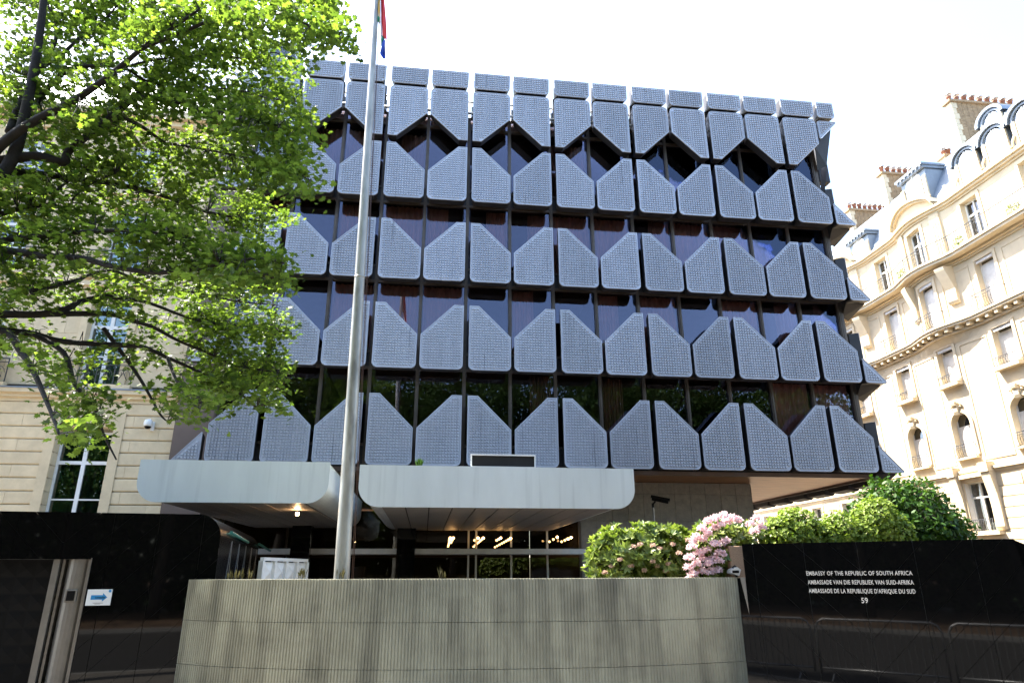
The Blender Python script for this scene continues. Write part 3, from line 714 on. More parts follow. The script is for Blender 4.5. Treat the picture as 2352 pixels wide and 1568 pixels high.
strip('green_band', ([fq(874.5, 80), fq(875, 92), fq(875, 100), fq(874.5, 107)], [fq(880.5, 82), fq(884, 92), fq(883, 98), fq(879, 104)]), 'green', -8.05, .03, 2)
strip('green_band', ([fq(867, 35), fq(867, 40), fq(867, 46), fq(868, 50)], [fq(870, 35), fq(872, 40), fq(872, 48), fq(871, 54)]), 'green', -8.045, .02, 2)
strip('blue_band', ([fq(880, 92), fq(876, 112), fq(872.5, 122), fq(876, 132)], [fq(885, 90), fq(884.5, 105), fq(885, 124), fq(885.5, 137)]), 'blue', -8.055, .03, 3)
strip('black_band', ([fq(870, -70), fq(870, -30), fq(871, 0), fq(871, 20)], [fq(874, -70), fq(874, -30), fq(873.5, 0), fq(872, 26)]), 'flagblack', -8.03, .02, 3)

# ------------------------------------------------------------------ white lattice screen, cameras
LS = thing('white_screen', 'white screen of relief panels behind the ribbed wall, between gatehouse and flagpole', 'screen', (1.95, -6.1, 0))
q0, q1 = P(603, 1279, -6.4), P(703, 1297, -4.6)
dv = Vector((q1.x - q0.x, q1.y - q0.y, 0)); Ls = dv.length; la = math.atan2(dv.y, dv.x)
def lpart(name, b, m): return part(name, b, m, LS, loc=(q0.x, q0.y, 0), rz=la)
ztop = q0.z
b = MB(); b.box(0, Ls, -.04, .04, ztop - .06, ztop); b.box(0, Ls, -.04, .04, .3, .36)
lpart('rail', b, 'white')
for i in range(5):
    a = Ls * i / 4; b = MB(); b.box(a - .04, a + .04, -.045, .045, 0, ztop - .062); lpart('post', b, 'white')
for i in range(4):
    a = Ls * i / 4 + .045; c = Ls * (i + 1) / 4 - .045; b = MB(); n = 5
    for j in range(n):
        z0 = .37 + (ztop - .45) * j / n; z1 = .37 + (ztop - .45) * (j + 1) / n; x0, x1 = a, c; cx, cz = (x0 + x1) / 2, (z0 + z1) / 2
        cs = [(x0, 0, z0), (cx, .02, z0), (x1, 0, z0), (x1, .02, cz), (x1, 0, z1), (cx, .02, z1), (x0, 0, z1), (x0, .02, cz)]
        for k in range(8): b.face([cs[k], cs[(k + 1) % 8], (cx, -.06, cz)])
    lpart('relief_panel', b, 'white')
cp = P(1500, 1165, 1.9)
CC = thing('security_camera', 'dark bullet security camera on a thin post before the stone wall', 'camera', (cp.x, cp.y, 0))
b = MB(); b.tube([(0, 0, 0), (0, 0, cp.z)], .035, 8); part('post', b, 'steel', CC, local=True)
b = MB(); b.box(-.03, .03, -.03, .03, cp.z, cp.z + .14); b.tube([(0, 0, cp.z + .1), (.08, -.05, cp.z + .2)], .03, 6); part('bracket', b, 'black', CC, local=True)
b = MB(); b.tube([(-.02, -.03, cp.z + .30), (.45, -.25, cp.z + .17)], .075, 10); b.tube([(-.05, -.02, cp.z + .36), (.50, -.28, cp.z + .22)], .06, 4); part('housing', b, 'black', CC, local=True)
b = MB(); b.tube([(.45, -.25, cp.z + .17), (.455, -.2525, cp.z + .169)], .055, 10); part('lens', b, 'black', CC, local=True)

# ------------------------------------------------------------------ limestone house on the left
NY = 1.0
NH = thing('limestone_house', 'beige limestone town house in shade with moulded string course and iron balcony', 'building', (-6.5, 4, 0))
X0, X1 = -13.0, -2.72
wins = []                                    # x0,x1,z0,z1
for cx in (-5.2, -8.75):
    wins += [(cx - .76, cx + .76, 3.0, 6.05), (cx - .60, cx + .60, 7.45, 10.25), (cx - .60, cx + .60, 11.2, 13.6), (cx - .55, cx + .55, 14.6, 16.2)]
b = MB(); b.box(X0, X1, NY + .36, 14, 0, 17.0); part('inner_wall', b, 'limejoint', NH)
def course(z0, z1, lens, off, y0, bev, jt, margin=0.0):
    x = X0 - off
    while x < X1:
        xe = x + lens; segs = [(max(x, X0), min(xe, X1))]
        for (a, c, wz0, wz1) in wins:
            if z1 > wz0 + .01 and z0 < wz1 - .01:
                ns = []
                for s in segs:
                    if s[1] <= a - margin or s[0] >= c + margin: ns.append(s)
                    else:
                        if s[0] < a - margin: ns.append((s[0], a - margin))
                        if s[1] > c + margin: ns.append((c + margin, s[1]))
                segs = ns
        for s in segs:
            if s[1] - s[0] > .05 and s[1] > -10.2:
                b = MB(); b.hblock(s[0] + .004, s[1] - .004, y0, NY + .34, z0 + jt, z1 - jt, bev); part('stone_block', b, 'limestone', NH)
        x = xe
z = 2.4; i = 0
while z < 6.85:
    course(z, min(z + .375, 6.9), 1.55, .78 * (i % 2) + .2, NY - .05, .03, .008); z += .375; i += 1
z = 7.42; i = 0
while z < 16.6:
    course(z, z + .56, 1.45, .7 * (i % 2), NY, .004, .0025); z += .56; i += 1
b = MB(); b.box(X0, X1, NY, NY + .35, 0, 2.4); part('plinth', b, 'limestone', NH)
# string course: three steps and lead flashing
for (z0, z1, o) in ((6.90, 7.02, .05), (7.02, 7.14, .14), (7.14, 7.26, .24)):
    b = MB(); b.box(X0, X1 + .02, NY - o, NY + .3, z0, z1); part('string_course', b, 'limestone', NH)
b = MB(); b.box(X0, X1 + .02, NY - .26, NY + .3, 7.262, 7.30); part('lead_flashing', b, 'zinc', NH)
for (z0, z1, o) in ((16.6, 16.75, .1), (16.75, 16.95, .3), (16.95, 17.2, .5)):
    b = MB(); b.box(X0, X1 + .02, NY - o, NY + .3, z0, z1); part('cornice', b, 'limestone', NH)
b = MB(); b.prism([(X0, 17.2), (X1, 17.2), (X1, 19.8), (X0, 19.8)], NY + 1.6, 12); part('mansard_roof', b, 'zinc', NH)
b = MB(); b.face([(X0, NY, 17.21), (X1, NY, 17.21), (X1, NY + 1.59, 19.8), (X0, NY + 1.59, 19.8)]); part('roof_slope', b, 'zinc', NH)
# projecting pavilion seen at the frame's edge
b = MB(); b.box(X0, -8.0 - .02, NY - .9, NY - .26, 7.4, 8.3); part('corner_pier', b, 'limestone', NH)
for (a, c, z0, z1) in wins:
    wdt = MB(); f = .07; y = NY + .22; zm = z0 + (z1 - z0) * .70; xm = (a + c) / 2
    for bx in ((a, a + f, z0, z1), (c - f, c, z0, z1), (a + f, c - f, z1 - f, z1), (a + f, c - f, z0, z0 + f), (a + f, xm - .055, z0 + (zm - z0) * .5 - .02, z0 + (zm - z0) * .5 + .02), (xm + .055, c - f, z0 + (zm - z0) * .5 - .02, z0 + (zm - z0) * .5 + .02), (a + f, c - f, zm - .05, zm + .05), (xm - .055, xm + .055, z0 + f, zm - .05), (xm - .055, xm + .055, zm + .05, z1 - f)):
        wdt.box(bx[0], bx[1], y, y + .08, bx[2], bx[3])
    wo = part('window', wdt, 'white', NH)
    for (xa, xb) in ((a + f, xm - .055), (xm + .055, c - f)):
        for (za, zb) in ((z0 + f, zm - .05), (zm + .05, z1 - f)):
            b = MB(); b.box(xa, xb, y + .03, y + .04, za, zb); part('pane', b, 'paneglass', wo)
    b = MB(); n = 24
    for k in range(n): xa = a + (c - a) * k / n; xb = a + (c - a) * (k + 1) / n; b.face([(xa, y + .10 + .02 * (k % 2), z0), (xb, y + .10 + .02 * ((k + 1) % 2), z0), (xb, y + .10 + .02 * ((k + 1) % 2), z1), (xa, y + .10 + .02 * (k % 2), z1)])
    part('curtain', b, 'curtaing' if z0 < 7 else 'white', wo)
    if z0 < 7:      # stepped lintel surround on the ground floor
        b = MB(); b.box(a - .30, a - .02, NY - .075, NY - .05, z0, z1 + .2); b.box(c + .02, c + .30, NY - .075, NY - .05, z0, z1 + .2); b.box(a - .3, c + .3, NY - .076, NY - .05, z1 + .2, z1 + .55); part('surround', b, 'limestone', NH)
    else:
        b = MB(); b.box(a - .22, a - .003, NY - .05, NY - .003, z0, z1 + .2); b.box(c + .003, c + .22, NY - .05, NY - .003, z0, z1 + .2); b.box(a - .003, c + .003, NY - .05, NY - .003, z1 + .003, z1 + .2); part('surround', b, 'limestone', NH)
        b = MB(); b.box(a - .4, c + .4, NY - .22, NY - .003, z1 + .42, z1 + .56); b.box(a - .3, c + .3, NY - .12, NY - .003, z1 + .3, z1 + .42); part('hood_moulding', b, 'limestone', NH)
        if z0 < 8 or z0 > 8:
            rz0, rz1 = z0 + .02, z0 + .75
            if z0 > 11 and z0 < 14 or z0 < 8:
                b = MB(); yy = NY - .12
                b.box(a - .42, c + .42, yy - .02, yy + .02, rz1 - .03, rz1); b.box(a - .42, c + .42, yy - .015, yy + .015, rz0 - .02, rz0); b.box(a - .42, c + .42, yy - .01, yy + .01, rz1 - .14, rz1 - .12)
                for k in range(5): xx = a - .42 + (c - a + .84) * k / 4; b.box(xx - .012, xx + .012, yy - .012, yy + .012, rz0, rz1)
                for k in range(4):
                    x0_ = a - .42 + (c - a + .84) * (k + .5) / 4
                    for sgn in (-1, 1):
                        sp_ = [(x0_ + sgn * (.02 + .10 * (1 - t / 14)) * math.cos(t * .75) + sgn * .08, yy, rz0 + .28 + .22 * math.sin(t * .55) * (1 - t / 28)) for t in range(15)]
                        b.tube(sp_, .009, 4)
                part('balcony_railing', b, 'iron', NH)
                b = MB(); b.box(a - .45, c + .45, NY - .2, NY - .003, rz0 - .22, rz0 - .025); part('balcony_slab', b, 'limestone', NH)
px_ = -2.63
b = MB(); b.tube([(px_, NY - .12, 0), (px_, NY - .12, 17)], .06, 10)
for zz in (4.6, 7.9, 10.9, 14): b.tube([(px_, NY - .12, zz), (px_, NY - .12, zz + .08)], .075, 10)
part('drainpipe', b, 'drain', NH, True)
dp = P(340, 975, NY - .25)
DC = thing('dome_camera', 'white dome security camera fixed to the limestone house wall', 'camera', (dp.x, NY - .05, dp.z))
b = MB(); b.lathe([(.02, .17), (.10, .14), (.125, .05), (.12, -.02), (.10, -.05)], 0, -.2, 14); part('housing', b, 'white', DC, True, local=True)
b = MB(); b.lathe([(.001, -.13), (.05, -.12), (.085, -.085), (.095, -.051)], 0, -.2, 14); part('dome', b, 'black', DC, True, local=True)
b = MB(); b.box(.03, .12, -.06, .0, -.15, .12); b.tube([(.07, -.04, .08), (.03, -.2, .17)], .02, 6); part('bracket', b, 'white', DC, local=True)

# ------------------------------------------------------------------ stone apartment building on the right
HX = 30.0
HB = thing('apartment_building', 'sunlit pale stone apartment building with bowed bays, balconies, dormers and chimneys', 'building', (36, 12, 0))
BAYS = [7.85, 14.5]
def bow(u, z):
    d = 0
    amp = .42 if z > 12.6 else .14
    for c in BAYS:
        t = abs(u - c) / 2.1
        if t < 1: d += amp * (.5 + .5 * math.cos(math.pi * t)) ** .7
    return d
def HP(u, o, z): return (HX - o - bow(u, z), u, z)
def hbox(b, u0, u1, o0, o1, z0, z1, seg=None, mi=0):
    n = seg or max(1, int(abs(u1 - u0) / .45)); i = len(b.v)
    for k in range(n + 1):
        u = u0 + (u1 - u0) * k / n
        b.v += [HP(u, o0, z0), HP(u, o1, z0), HP(u, o1, z1), HP(u, o0, z1)]
    for k in range(n):
        a = i + 4 * k; c = a + 4
        for p, q in ((0, 1), (1, 2), (2, 3), (3, 0)): b.f.append((a + p, a + q, c + q, c + p)); b.mi.append(mi)
    b.f.append((i, i + 3, i + 2, i + 1)); b.mi.append(mi); e = i + 4 * n; b.f.append((e, e + 1, e + 2, e + 3)); b.mi.append(mi)
def hpart(name, b, m, parent=HB, smooth=False): return part(name, b, m, parent, smooth)
HU0, HU1 = -2.0, 34.0
UC = [1.35 - 3.3, 1.35, 4.7, 8.0, 11.2, 14.6, 17.9, 21.2, 24.5, 27.8, 31.0]
FL = [('f1', 3.72, 5.90, 1.35), ('f2', 7.05, 9.12, 1.15), ('f3', 10.55, 12.32, 1.05), ('f4', 13.35, 15.68, 1.05), ('f5', 16.5, 18.72, 1.0)]
ow = []
for u in UC:
    for nm, z0, z1, wd in FL:
        if nm == 'f1' and u not in (8.0,): wd = 1.1
        ow.append((nm, u - wd / 2, u + wd / 2, z0, z1))
us = sorted(set([HU0, HU1] + [x for w_ in ow for x in (w_[1], w_[2])] + [HU0 + .45 * k for k in range(int((HU1 - HU0) / .45))]))
zs = sorted(set([0, 6.2, 12.7, 16.2, 19.2] + [x for w_ in ow for x in (w_[3], w_[4])]))
b = MB()
for i in range(len(us) - 1):
    if us[i + 1] - us[i] < 1e-4: continue
    um = (us[i] + us[i + 1]) / 2
    for j in range(len(zs) - 1):
        zm = (zs[j] + zs[j + 1]) / 2
        if any(w_[1] < um < w_[2] and w_[3] < zm < w_[4] for w_ in ow): continue
        b.face([HP(us[i + 1], 0, zs[j]), HP(us[i], 0, zs[j]), HP(us[i], 0, zs[j + 1]), HP(us[i + 1], 0, zs[j + 1])])
for nm, u0, u1, z0, z1 in ow:                # reveals
    D_ = -.32
    for a, c in (((u0, z0), (u1, z0)), ((u1, z0), (u1, z1)), ((u1, z1), (u0, z1)), ((u0, z1), (u0, z0))):
        b.face([HP(a[0], 0, a[1]), HP(c[0], 0, c[1]), HP(c[0], D_, c[1]), HP(a[0], D_, a[1])])
    if nm == 'f2':                           # arch: fill the two upper corners
        r_ = (u1 - u0) / 2; uc = (u0 + u1) / 2; zc = z1 - r_
        for sg in (-1, 1):
            arc_ = [(uc + sg * r_ * math.cos(t * math.pi / 12), zc + r_ * math.sin(t * math.pi / 12)) for t in range(7)]
            cn = (uc + sg * r_, z1)
            for k in range(6):
                b.face([HP(*[arc_[k][0], -.002, arc_[k][1]]), HP(arc_[k + 1][0], -.002, arc_[k + 1][1]), HP(cn[0], -.002, cn[1])])
                b.face([HP(arc_[k][0], -.002, arc_[k][1]), HP(arc_[k + 1][0], -.002, arc_[k + 1][1]), HP(arc_[k + 1][0], -.3, arc_[k + 1][1]), HP(arc_[k][0], -.3, arc_[k][1])])
hpart('wall', b, 'limeH')
b = MB(); b.box(HX + .5, HX + 11, HU0, HU1, 0, 19.2); hpart('inner_wall', b, 'limeH')
# horizontal mouldings
for nm, lst in (('string_course', [(6.2, 6.32, .06), (6.32, 6.44, .14)]), ('cornice', [(12.72, 12.82, .10), (13.0, 13.12, .40), (13.12, 13.22, .46)]), ('cornice', [(15.98, 16.08, .10), (16.08, 16.2, .22), (19.0, 19.1, .08), (19.1, 19.22, .2), (19.22, 19.34, .32)]), ('balcony_slab', [(16.2, 16.34, .62), (16.34, 16.44, .70)])):
    for z0, z1, o in lst:
        b = MB(); hbox(b, HU0, HU1, -.05, o, z0, z1); hpart(nm, b, 'limeH')
mbm = MB()
u = HU0 + .2
while u < 30:
    b = MB(); hbox(b, u - .085, u + .085, 0, .34, 12.825, 12.995, 1); hpart('modillion', b, 'limeH'); u += .52
# rustication grooves on the base: courses slightly proud
for k in range(13):
    z0 = .15 + k * .45
    if z0 + .41 > 6.15: break
    cuts = sorted([(w_[1] - .32, w_[2] + .32) for w_ in ow if w_[0] == 'f1' and w_[4] > z0 and w_[3] < z0 + .41]); a = HU0
    for c0, c1 in cuts + [(HU1, HU1)]:
        if c0 - a > .1: b = MB(); hbox(b, a, c0, -.02, .035, z0, z0 + .41); hpart('stone_course', b, 'limeH')
        a = c1
def railing(b, u0, u1, o, z0, h, step=.11, belly=0.):
    n = max(2, int((u1 - u0) / step))
    hbox(b, u0, u1, o - .018, o + .018, z0 + h - .03, z0 + h); hbox(b, u0, u1, o - .012, o + .012, z0 + .04, z0 + .06); hbox(b, u0, u1, o - .01, o + .01, z0 + h * .78, z0 + h * .78 + .015)
    for k in range(n + 1):
        u = u0 + (u1 - u0) * k / n; pts = [HP(u, o + belly * math.sin(math.pi * t / 4), z0 + h * t / 4) for t in range(5)] if belly else [HP(u, o, z0), HP(u, o, z0 + h)]
        b.tube(pts, .008 if k % 4 else .013, 4, False)
    for k in range(0, n - 3, 4):
        u = u0 + (u1 - u0) * (k + 2) / n
        c_ = [HP(u + .13 * math.cos(t * .5236), o + belly * .8, z0 + h * .42 + .16 * math.sin(t * .5236)) for t in range(13)]; b.tube(c_, .008, 3, False)
def panel_frame(b, u0, u1, z0, z1, t=.07, o=.03):
    hbox(b, u0, u1, -.01, o, z0, z0 + t); hbox(b, u0, u1, -.01, o, z1 - t, z1); hbox(b, u0, u0 + t, -.01, o, z0 + t, z1 - t, 1); hbox(b, u1 - t, u1, -.01, o, z0 + t, z1 - t, 1)
def scroll(b, u, z0, z1, o, wd=.34):
    prof = [(0, z0), (.10, z0 + .02), (.16, z0 + .15), (.15, z0 + (z1 - z0) * .4), (o * .6, z0 + (z1 - z0) * .62), (o, z1 - .18), (o + .03, z1 - .06), (o, z1), (0, z1)]
    n = len(prof); i = len(b.v)
    for s in (-wd / 2, wd / 2): b.v += [HP(u + s, p[0], p[1]) for p in prof]
    for k in range(n - 1): b.f.append((i + k, i + k + 1, i + n + k + 1, i + n + k)); b.mi.append(0)
    b.f.append(tuple(i + k for k in range(n))); b.mi.append(0); b.f.append(tuple(i + n + k for k in reversed(range(n)))); b.mi.append(0)
for nm, u0, u1, z0, z1 in ow:
    uc = (u0 + u1) / 2
    if uc < -1 : continue
    far = uc > 20
    # frame + panes or closed shutter
    if nm in ('f2', 'f3', 'f4'):
        zt = z1 - (.0 if nm == 'f2' else .0)
        b = MB(); hbox(b, u0, u0 + .06, -.30, -.24, z0, z1, 1); hbox(b, u1 - .06, u1, -.30, -.24, z0, z1, 1); hbox(b, u0 + .06, u1 - .06, -.30, -.24, z1 - .06, z1, 1)
        wo = hpart('window', b, 'shutter')
        sh = MB(); nn = 14; ztop = z1 - (.62 if nm == 'f2' else .2)
        for k in range(nn):
            a = u0 + .06 + (u1 - u0 - .12) * k / nn; c = a + (u1 - u0 - .12) / nn * .86; hbox(sh, a, c, -.29, -.262, z0, ztop, 1)
        hbox(sh, u0 + .06, u1 - .06, -.30, -.292, z0, ztop + .01, 1)
        hpart('shutter', sh, 'shutter', wo)
        b = MB(); hbox(b, u0 + .06, u1 - .06, -.315, -.305, ztop + .012, z1 - .06, 1); hpart('pane', b, 'paneglass', wo)
        if nm != 'f2':
            b = MB(); n2 = 12
            for k in range(n2): a = u0 + .06 + (u1 - u0 - .12) * k / n2; hbox(b, a + .01, a + .06, -.02, 0, z1 - .16, z1 - .003, 1)
            hbox(b, u0, u1, -.025, .0, z1 - .05, z1 - .003, 1); hpart('pelmet', b, 'shutter', wo)
    else:
        um = (u0 + u1) / 2; zm = z0 + (z1 - z0) * .68; b = MB()
        for q in ((u0, u0 + .07, z0, z1), (u1 - .07, u1, z0, z1), (u0 + .07, u1 - .07, z1 - .07, z1), (u0 + .07, u1 - .07, zm - .04, zm + .04), (um - .05, um + .05, z0, zm - .04), (um - .03, um + .03, zm + .04, z1 - .07)): hbox(b, q[0], q[1], -.3, -.22, q[2], q[3], 1)
        wo = hpart('window', b, 'white')
        for qa, qb in ((u0 + .07, um - .05), (um + .05, u1 - .07)):
            b = MB(); hbox(b, qa, qb, -.28, -.27, z0, zm - .04, 1); hpart('pane', b, 'paneglass', wo); b = MB(); hbox(b, qa, qb, -.28, -.27, zm + .04, z1 - .07, 1); hpart('pane', b, 'paneglass', wo)
        b = MB(); hbox(b, u0, u1, -.49, -.46, z0, z1, 1); hpart('room_dark', b, 'interior', wo)
        if nm == 'f1':
            b = MB(); hbox(b, u1 - .02, u1 + .0, -.22, .0, z0, z1 - .02, 1); hpart('shutter', b, 'shutter', wo)
    # surround mouldings
    b = MB()
    if nm != 'f2':
        hbox(b, u0 - .16, u0 - .003, -.01, .05, z0, z1 + .16, 1); hbox(b, u1 + .003, u1 + .16, -.01, .05, z0, z1 + .16, 1); hbox(b, u0 - .003, u1 + .003, -.01, .05, z1 + .003, z1 + .16)
    else:
        r_ = (u1 - u0) / 2; zc = z1 - r_; n = 16
        hbox(b, u0 - .16, u0 - .003, -.01, .06, z0, zc, 1); hbox(b, u1 + .003, u1 + .16, -.01, .06, z0, zc, 1)
        for k in range(n):
            t0, t1 = math.pi * k / n, math.pi * (k + 1) / n; q = []
            for o in (-.01, .06): q.append([HP(uc + (r_ + e) * math.cos(t), o, zc + (r_ + e) * math.sin(t)) for t, e in ((t0, .003), (t0, .16), (t1, .16), (t1, .003))])
            b.face(q[1]); b.face([q[0][1], q[1][1], q[1][2], q[0][2]]); b.face([q[0][0], q[1][0], q[1][3], q[0][3]])
    hpart('surround', b, 'limeH')
    if nm == 'f2':                            # carved cartouche
        b = MB(); scroll(b, uc, z1 - .12, z1 + .5, .22, .26)
        for k in range(10):
            t = k * .7; c_ = HP(uc + .34 * math.cos(t) * (1 - k * .04), .07, z1 + .30 + .16 * math.sin(t)); b.lathe([(.001, c_[2] - .07), (.07, c_[2]), (.001, c_[2] + .07)], c_[0], c_[1], 6)
        hpart('cartouche', b, 'limeH')
        b = MB(); railing(b, u0 - .02, u1 + .02, .10, z0 - .05, .62, .12, .08); bo = hpart('balcony_railing', b, 'iron')
        b = MB(); hbox(b, u0 - .1, u1 + .1, 0, .2, z0 - .14, z0 - .06, 1); hpart('balcony_slab', b, 'limeH')
    if nm == 'f3':
        b = MB(); railing(b, u0 - .06, u1 + .06, .22, z0 - .02, .42, .12, .06); hpart('balcony_railing', b, 'iron')
        b = MB(); hbox(b, u0 - .16, u1 + .16, 0, .32, z0 - .2, z0 - .03, 2); hpart('balcony_slab', b, 'limeH')
    if nm == 'f4':
        b = MB(); railing(b, u0 - .22, u1 + .22, .42, 13.22, .80, .12, .10)
        for e in (u0 - .22, u1 + .22): b.tube([HP(e, 0, 14.0), HP(e, .42, 14.0)], .014, 4)
        hpart('balcony_railing', b, 'iron')
    if nm == 'f1':
        b = MB(); railing(b, u0, u1, .12, z0, .5, .12, .06); hpart('balcony_railing', b, 'iron')
        b = MB(); hbox(b, u0 - .35, u1 + .35, 0, .30, z0 - .2, z0 - .05, 2); hpart('balcony_slab', b, 'limeH')
        if (u1 - u0) > 1.2:
            for sg in (-1, 1):
                b = MB(); scroll(b, uc + sg * 1.0, z0 - .02, z1 + .30, .30, .44); hpart('console', b, 'limeH')
                b = MB(); hbox(b, uc + sg * 1.0 - .24, uc + sg * 1.0 + .24, 0, .38, z1 + .3, z1 + .72, 1); hpart('console_block', b, 'limeH')
            b = MB(); hbox(b, u0 - .2, u1 + .2, 0, .22, z1 + .16, z1 + .34, 2); hpart('lintel', b, 'limeH')
# raised panels between the windows
for i in range(1, len(UC) - 1):
    um = (UC[i] + UC[i + 1]) / 2; b = MB()
    panel_frame(b, um - .78, um + .78, 6.75, 12.2); panel_frame(b, um - .72, um + .72, 13.4, 15.7); hpart('wall_panel', b, 'limeH')
for du in (9.0, 5.3, 2.2):
    rr_ = random.Random(int(du * 10)); b = MB()
    for k in range(160):
        p_ = Vector(HP(du + rr_.uniform(-.3, .3), .5 + rr_.uniform(-.12, .1), 16.5 + .5 * rr_.random()))
        v_ = Vector((rr_.gauss(0, 1), rr_.gauss(0, 1), rr_.gauss(0, 1))); w_ = v_.orthogonal().normalized() * .05
        b.face([p_ - w_, p_ + v_.normalized() * .08, p_ + w_, p_ - v_.normalized() * .03])
    hpart('balcony_plant', b, 'shrublime')['kind'] = 'stuff'
b = MB(); railing(b, HU0, 31.5, .60, 16.44, .86, .13); hpart('long_balcony_railing', b, 'iron')
for c in BAYS:
    for sg in (-1, 1):
        b = MB(); scroll(b, c + sg * 1.28, 14.1, 15.98, .50, .46); hpart('console', b, 'limeH')
        b = MB(); hbox(b, c + sg * 1.25 - .24, c + sg * 1.25 + .24, 0, .10, 16.46, 18.98, 1)
        for k in range(3): hbox(b, c + sg * 1.25 - .17 + k * .13, c + sg * 1.25 - .10 + k * .13, .1, .125, 16.6, 18.5, 1)
        hpart('pilaster', b, 'limeH')
    n = 22; b = MB(); hw = 1.55                # arched pediment
    for k in range(n):
        u0_, u1_ = c - hw + 2 * hw * k / n, c - hw + 2 * hw * (k + 1) / n
        za, zb = 19.45 + .72 * math.sqrt(max(0, 1 - ((u0_ - c) / hw) ** 2)), 19.45 + .72 * math.sqrt(max(0, 1 - ((u1_ - c) / hw) ** 2))
        b.face([HP(u1_, .12, 19.3), HP(u0_, .12, 19.3), HP(u0_, .12, za), HP(u1_, .12, zb)])
        for (e0, e1, o) in ((-.02, .10, .42), (-.14, -.02, .28)):
            q = [[HP(u0_, oo, za + e0), HP(u1_, oo, zb + e0), HP(u1_, oo, zb + e1), HP(u0_, oo, za + e1)] for oo in (-.3, o)]
            b.face(list(reversed(q[1]))); b.face([q[0][3], q[1][3], q[1][2], q[0][2]]); b.face([q[0][0], q[0][1], q[1][1], q[1][0]])
    hpart('arched_pediment', b, 'limeH')
# mansard, dormers, chimneys
b = MB(); n = 40
for k in range(n):
    u0_, u1_ = HU0 + (HU1 - HU0) * k / n, HU0 + (HU1 - HU0) * (k + 1) / n
    b.face([HP(u1_, .05, 19.34), HP(u0_, .05, 19.34), (HX + 1.5, u0_, 22.6), (HX + 1.5, u1_, 22.6)]); b.face([(HX + 1.5, u1_, 22.6), (HX + 1.5, u0_, 22.6), (HX + 5, u0_, 23.5), (HX + 5, u1_, 23.5)])
hpart('mansard_roof', b, 'zinc')
def dormer(u, z0, z1, wd, kind, xo=0.):
    x = HX - .02 + xo
    t = MB(); hw = wd / 2
    # cheeks and body
    t.box(x + .05, x + 1.6, u - hw, u + hw, z0, z1 - .3); d = hpart('dormer', t, 'zinc')
    b = MB(); n = 14; r_ = hw * .62; zc = z1 - .35 - r_ * .6
    if kind == 'arch':
        for rr_, ov, th_ in ((hw + .06, .16, .16), (hw - .1, .06, .10)):
            for k in range(n):
                t0, t1 = math.pi * k / n, math.pi * (k + 1) / n
                q = []
                for xx in (x - ov, x + 1.4): q.append([(xx, u + rr * math.cos(tt), zc + rr * .82 * math.sin(tt)) for tt, rr in ((t0, rr_), (t0, rr_ + th_), (t1, rr_ + th_), (t1, rr_))])
                b.face(q[0]); b.face([q[0][1], q[1][1], q[1][2], q[0][2]]); b.face([q[0][0], q[0][3], q[1][3], q[1][0]])
    else:
        b.box(x - .2, x + 1.2, u - hw - .15, u + hw + .15, z1 - .12, z1); b.box(x - .12, x + 1.2, u - hw - .08, u + hw + .08, z1 - .26, z1 - .125)
        for k in range(7): uu = u - hw + wd * k / 6; b.box(x - .19, x - .1, uu - .05, uu + .05, z1 - .20, z1 - .123)
    hpart('dormer_hood', b, 'zinc', d)
    b = MB(); b.box(x - .06, x + .04, u - hw - .02, u - hw + .18, z0, zc); b.box(x - .06, x + .04, u + hw - .18, u + hw + .02, z0, zc); b.box(x - .12, x + .04, u - hw - .1, u + hw + .1, z0 - .1, z0)
    for sg in (-1, 1): b.tube([(x - .08, u + sg * (hw - .05), z0 + .5), (x - .14, u + sg * (hw + .06), z0 + .25), (x - .1, u + sg * (hw + .12), z0 + .05)], .06, 6)
    hpart('dormer_front', b, 'limeH', d)
    b = MB(); pl = [(u + r_ * math.cos(math.pi * k / 12), zc + r_ * math.sin(math.pi * k / 12)) for k in range(13)] + [(u - r_, z0 + .05), (u + r_, z0 + .05)]
    b.face([(x + .02, p[0], p[1]) for p in pl]); hpart('pane', b, 'paneglass', d)
    b = MB(); b.box(x - .02, x + .015, u - .035, u + .035, z0, zc + r_); b.box(x - .02, x + .015, u - r_, u + r_, zc - .03, zc + .03); b.box(x - .02, x + .015, u - r_ - .02, u - r_ + .05, z0, zc); b.box(x - .02, x + .015, u + r_ - .05, u + r_ + .02, z0, zc)
    hpart('window_bar', b, 'white', d)
for du in (4.25, 2.6, .95, -.7): dormer(du, 19.5, 21.25, 1.3, 'arch')
dormer(7.55, 20.0, 22.05, 1.75, 'flat', -.1); dormer(12.7, 19.4, 21.0, 1.75, 'flat'); dormer(16.5, 19.6, 21.4, 1.35, 'arch')
dormer(3.7, 21.6, 23.2, 1.2, 'arch', 1.4)
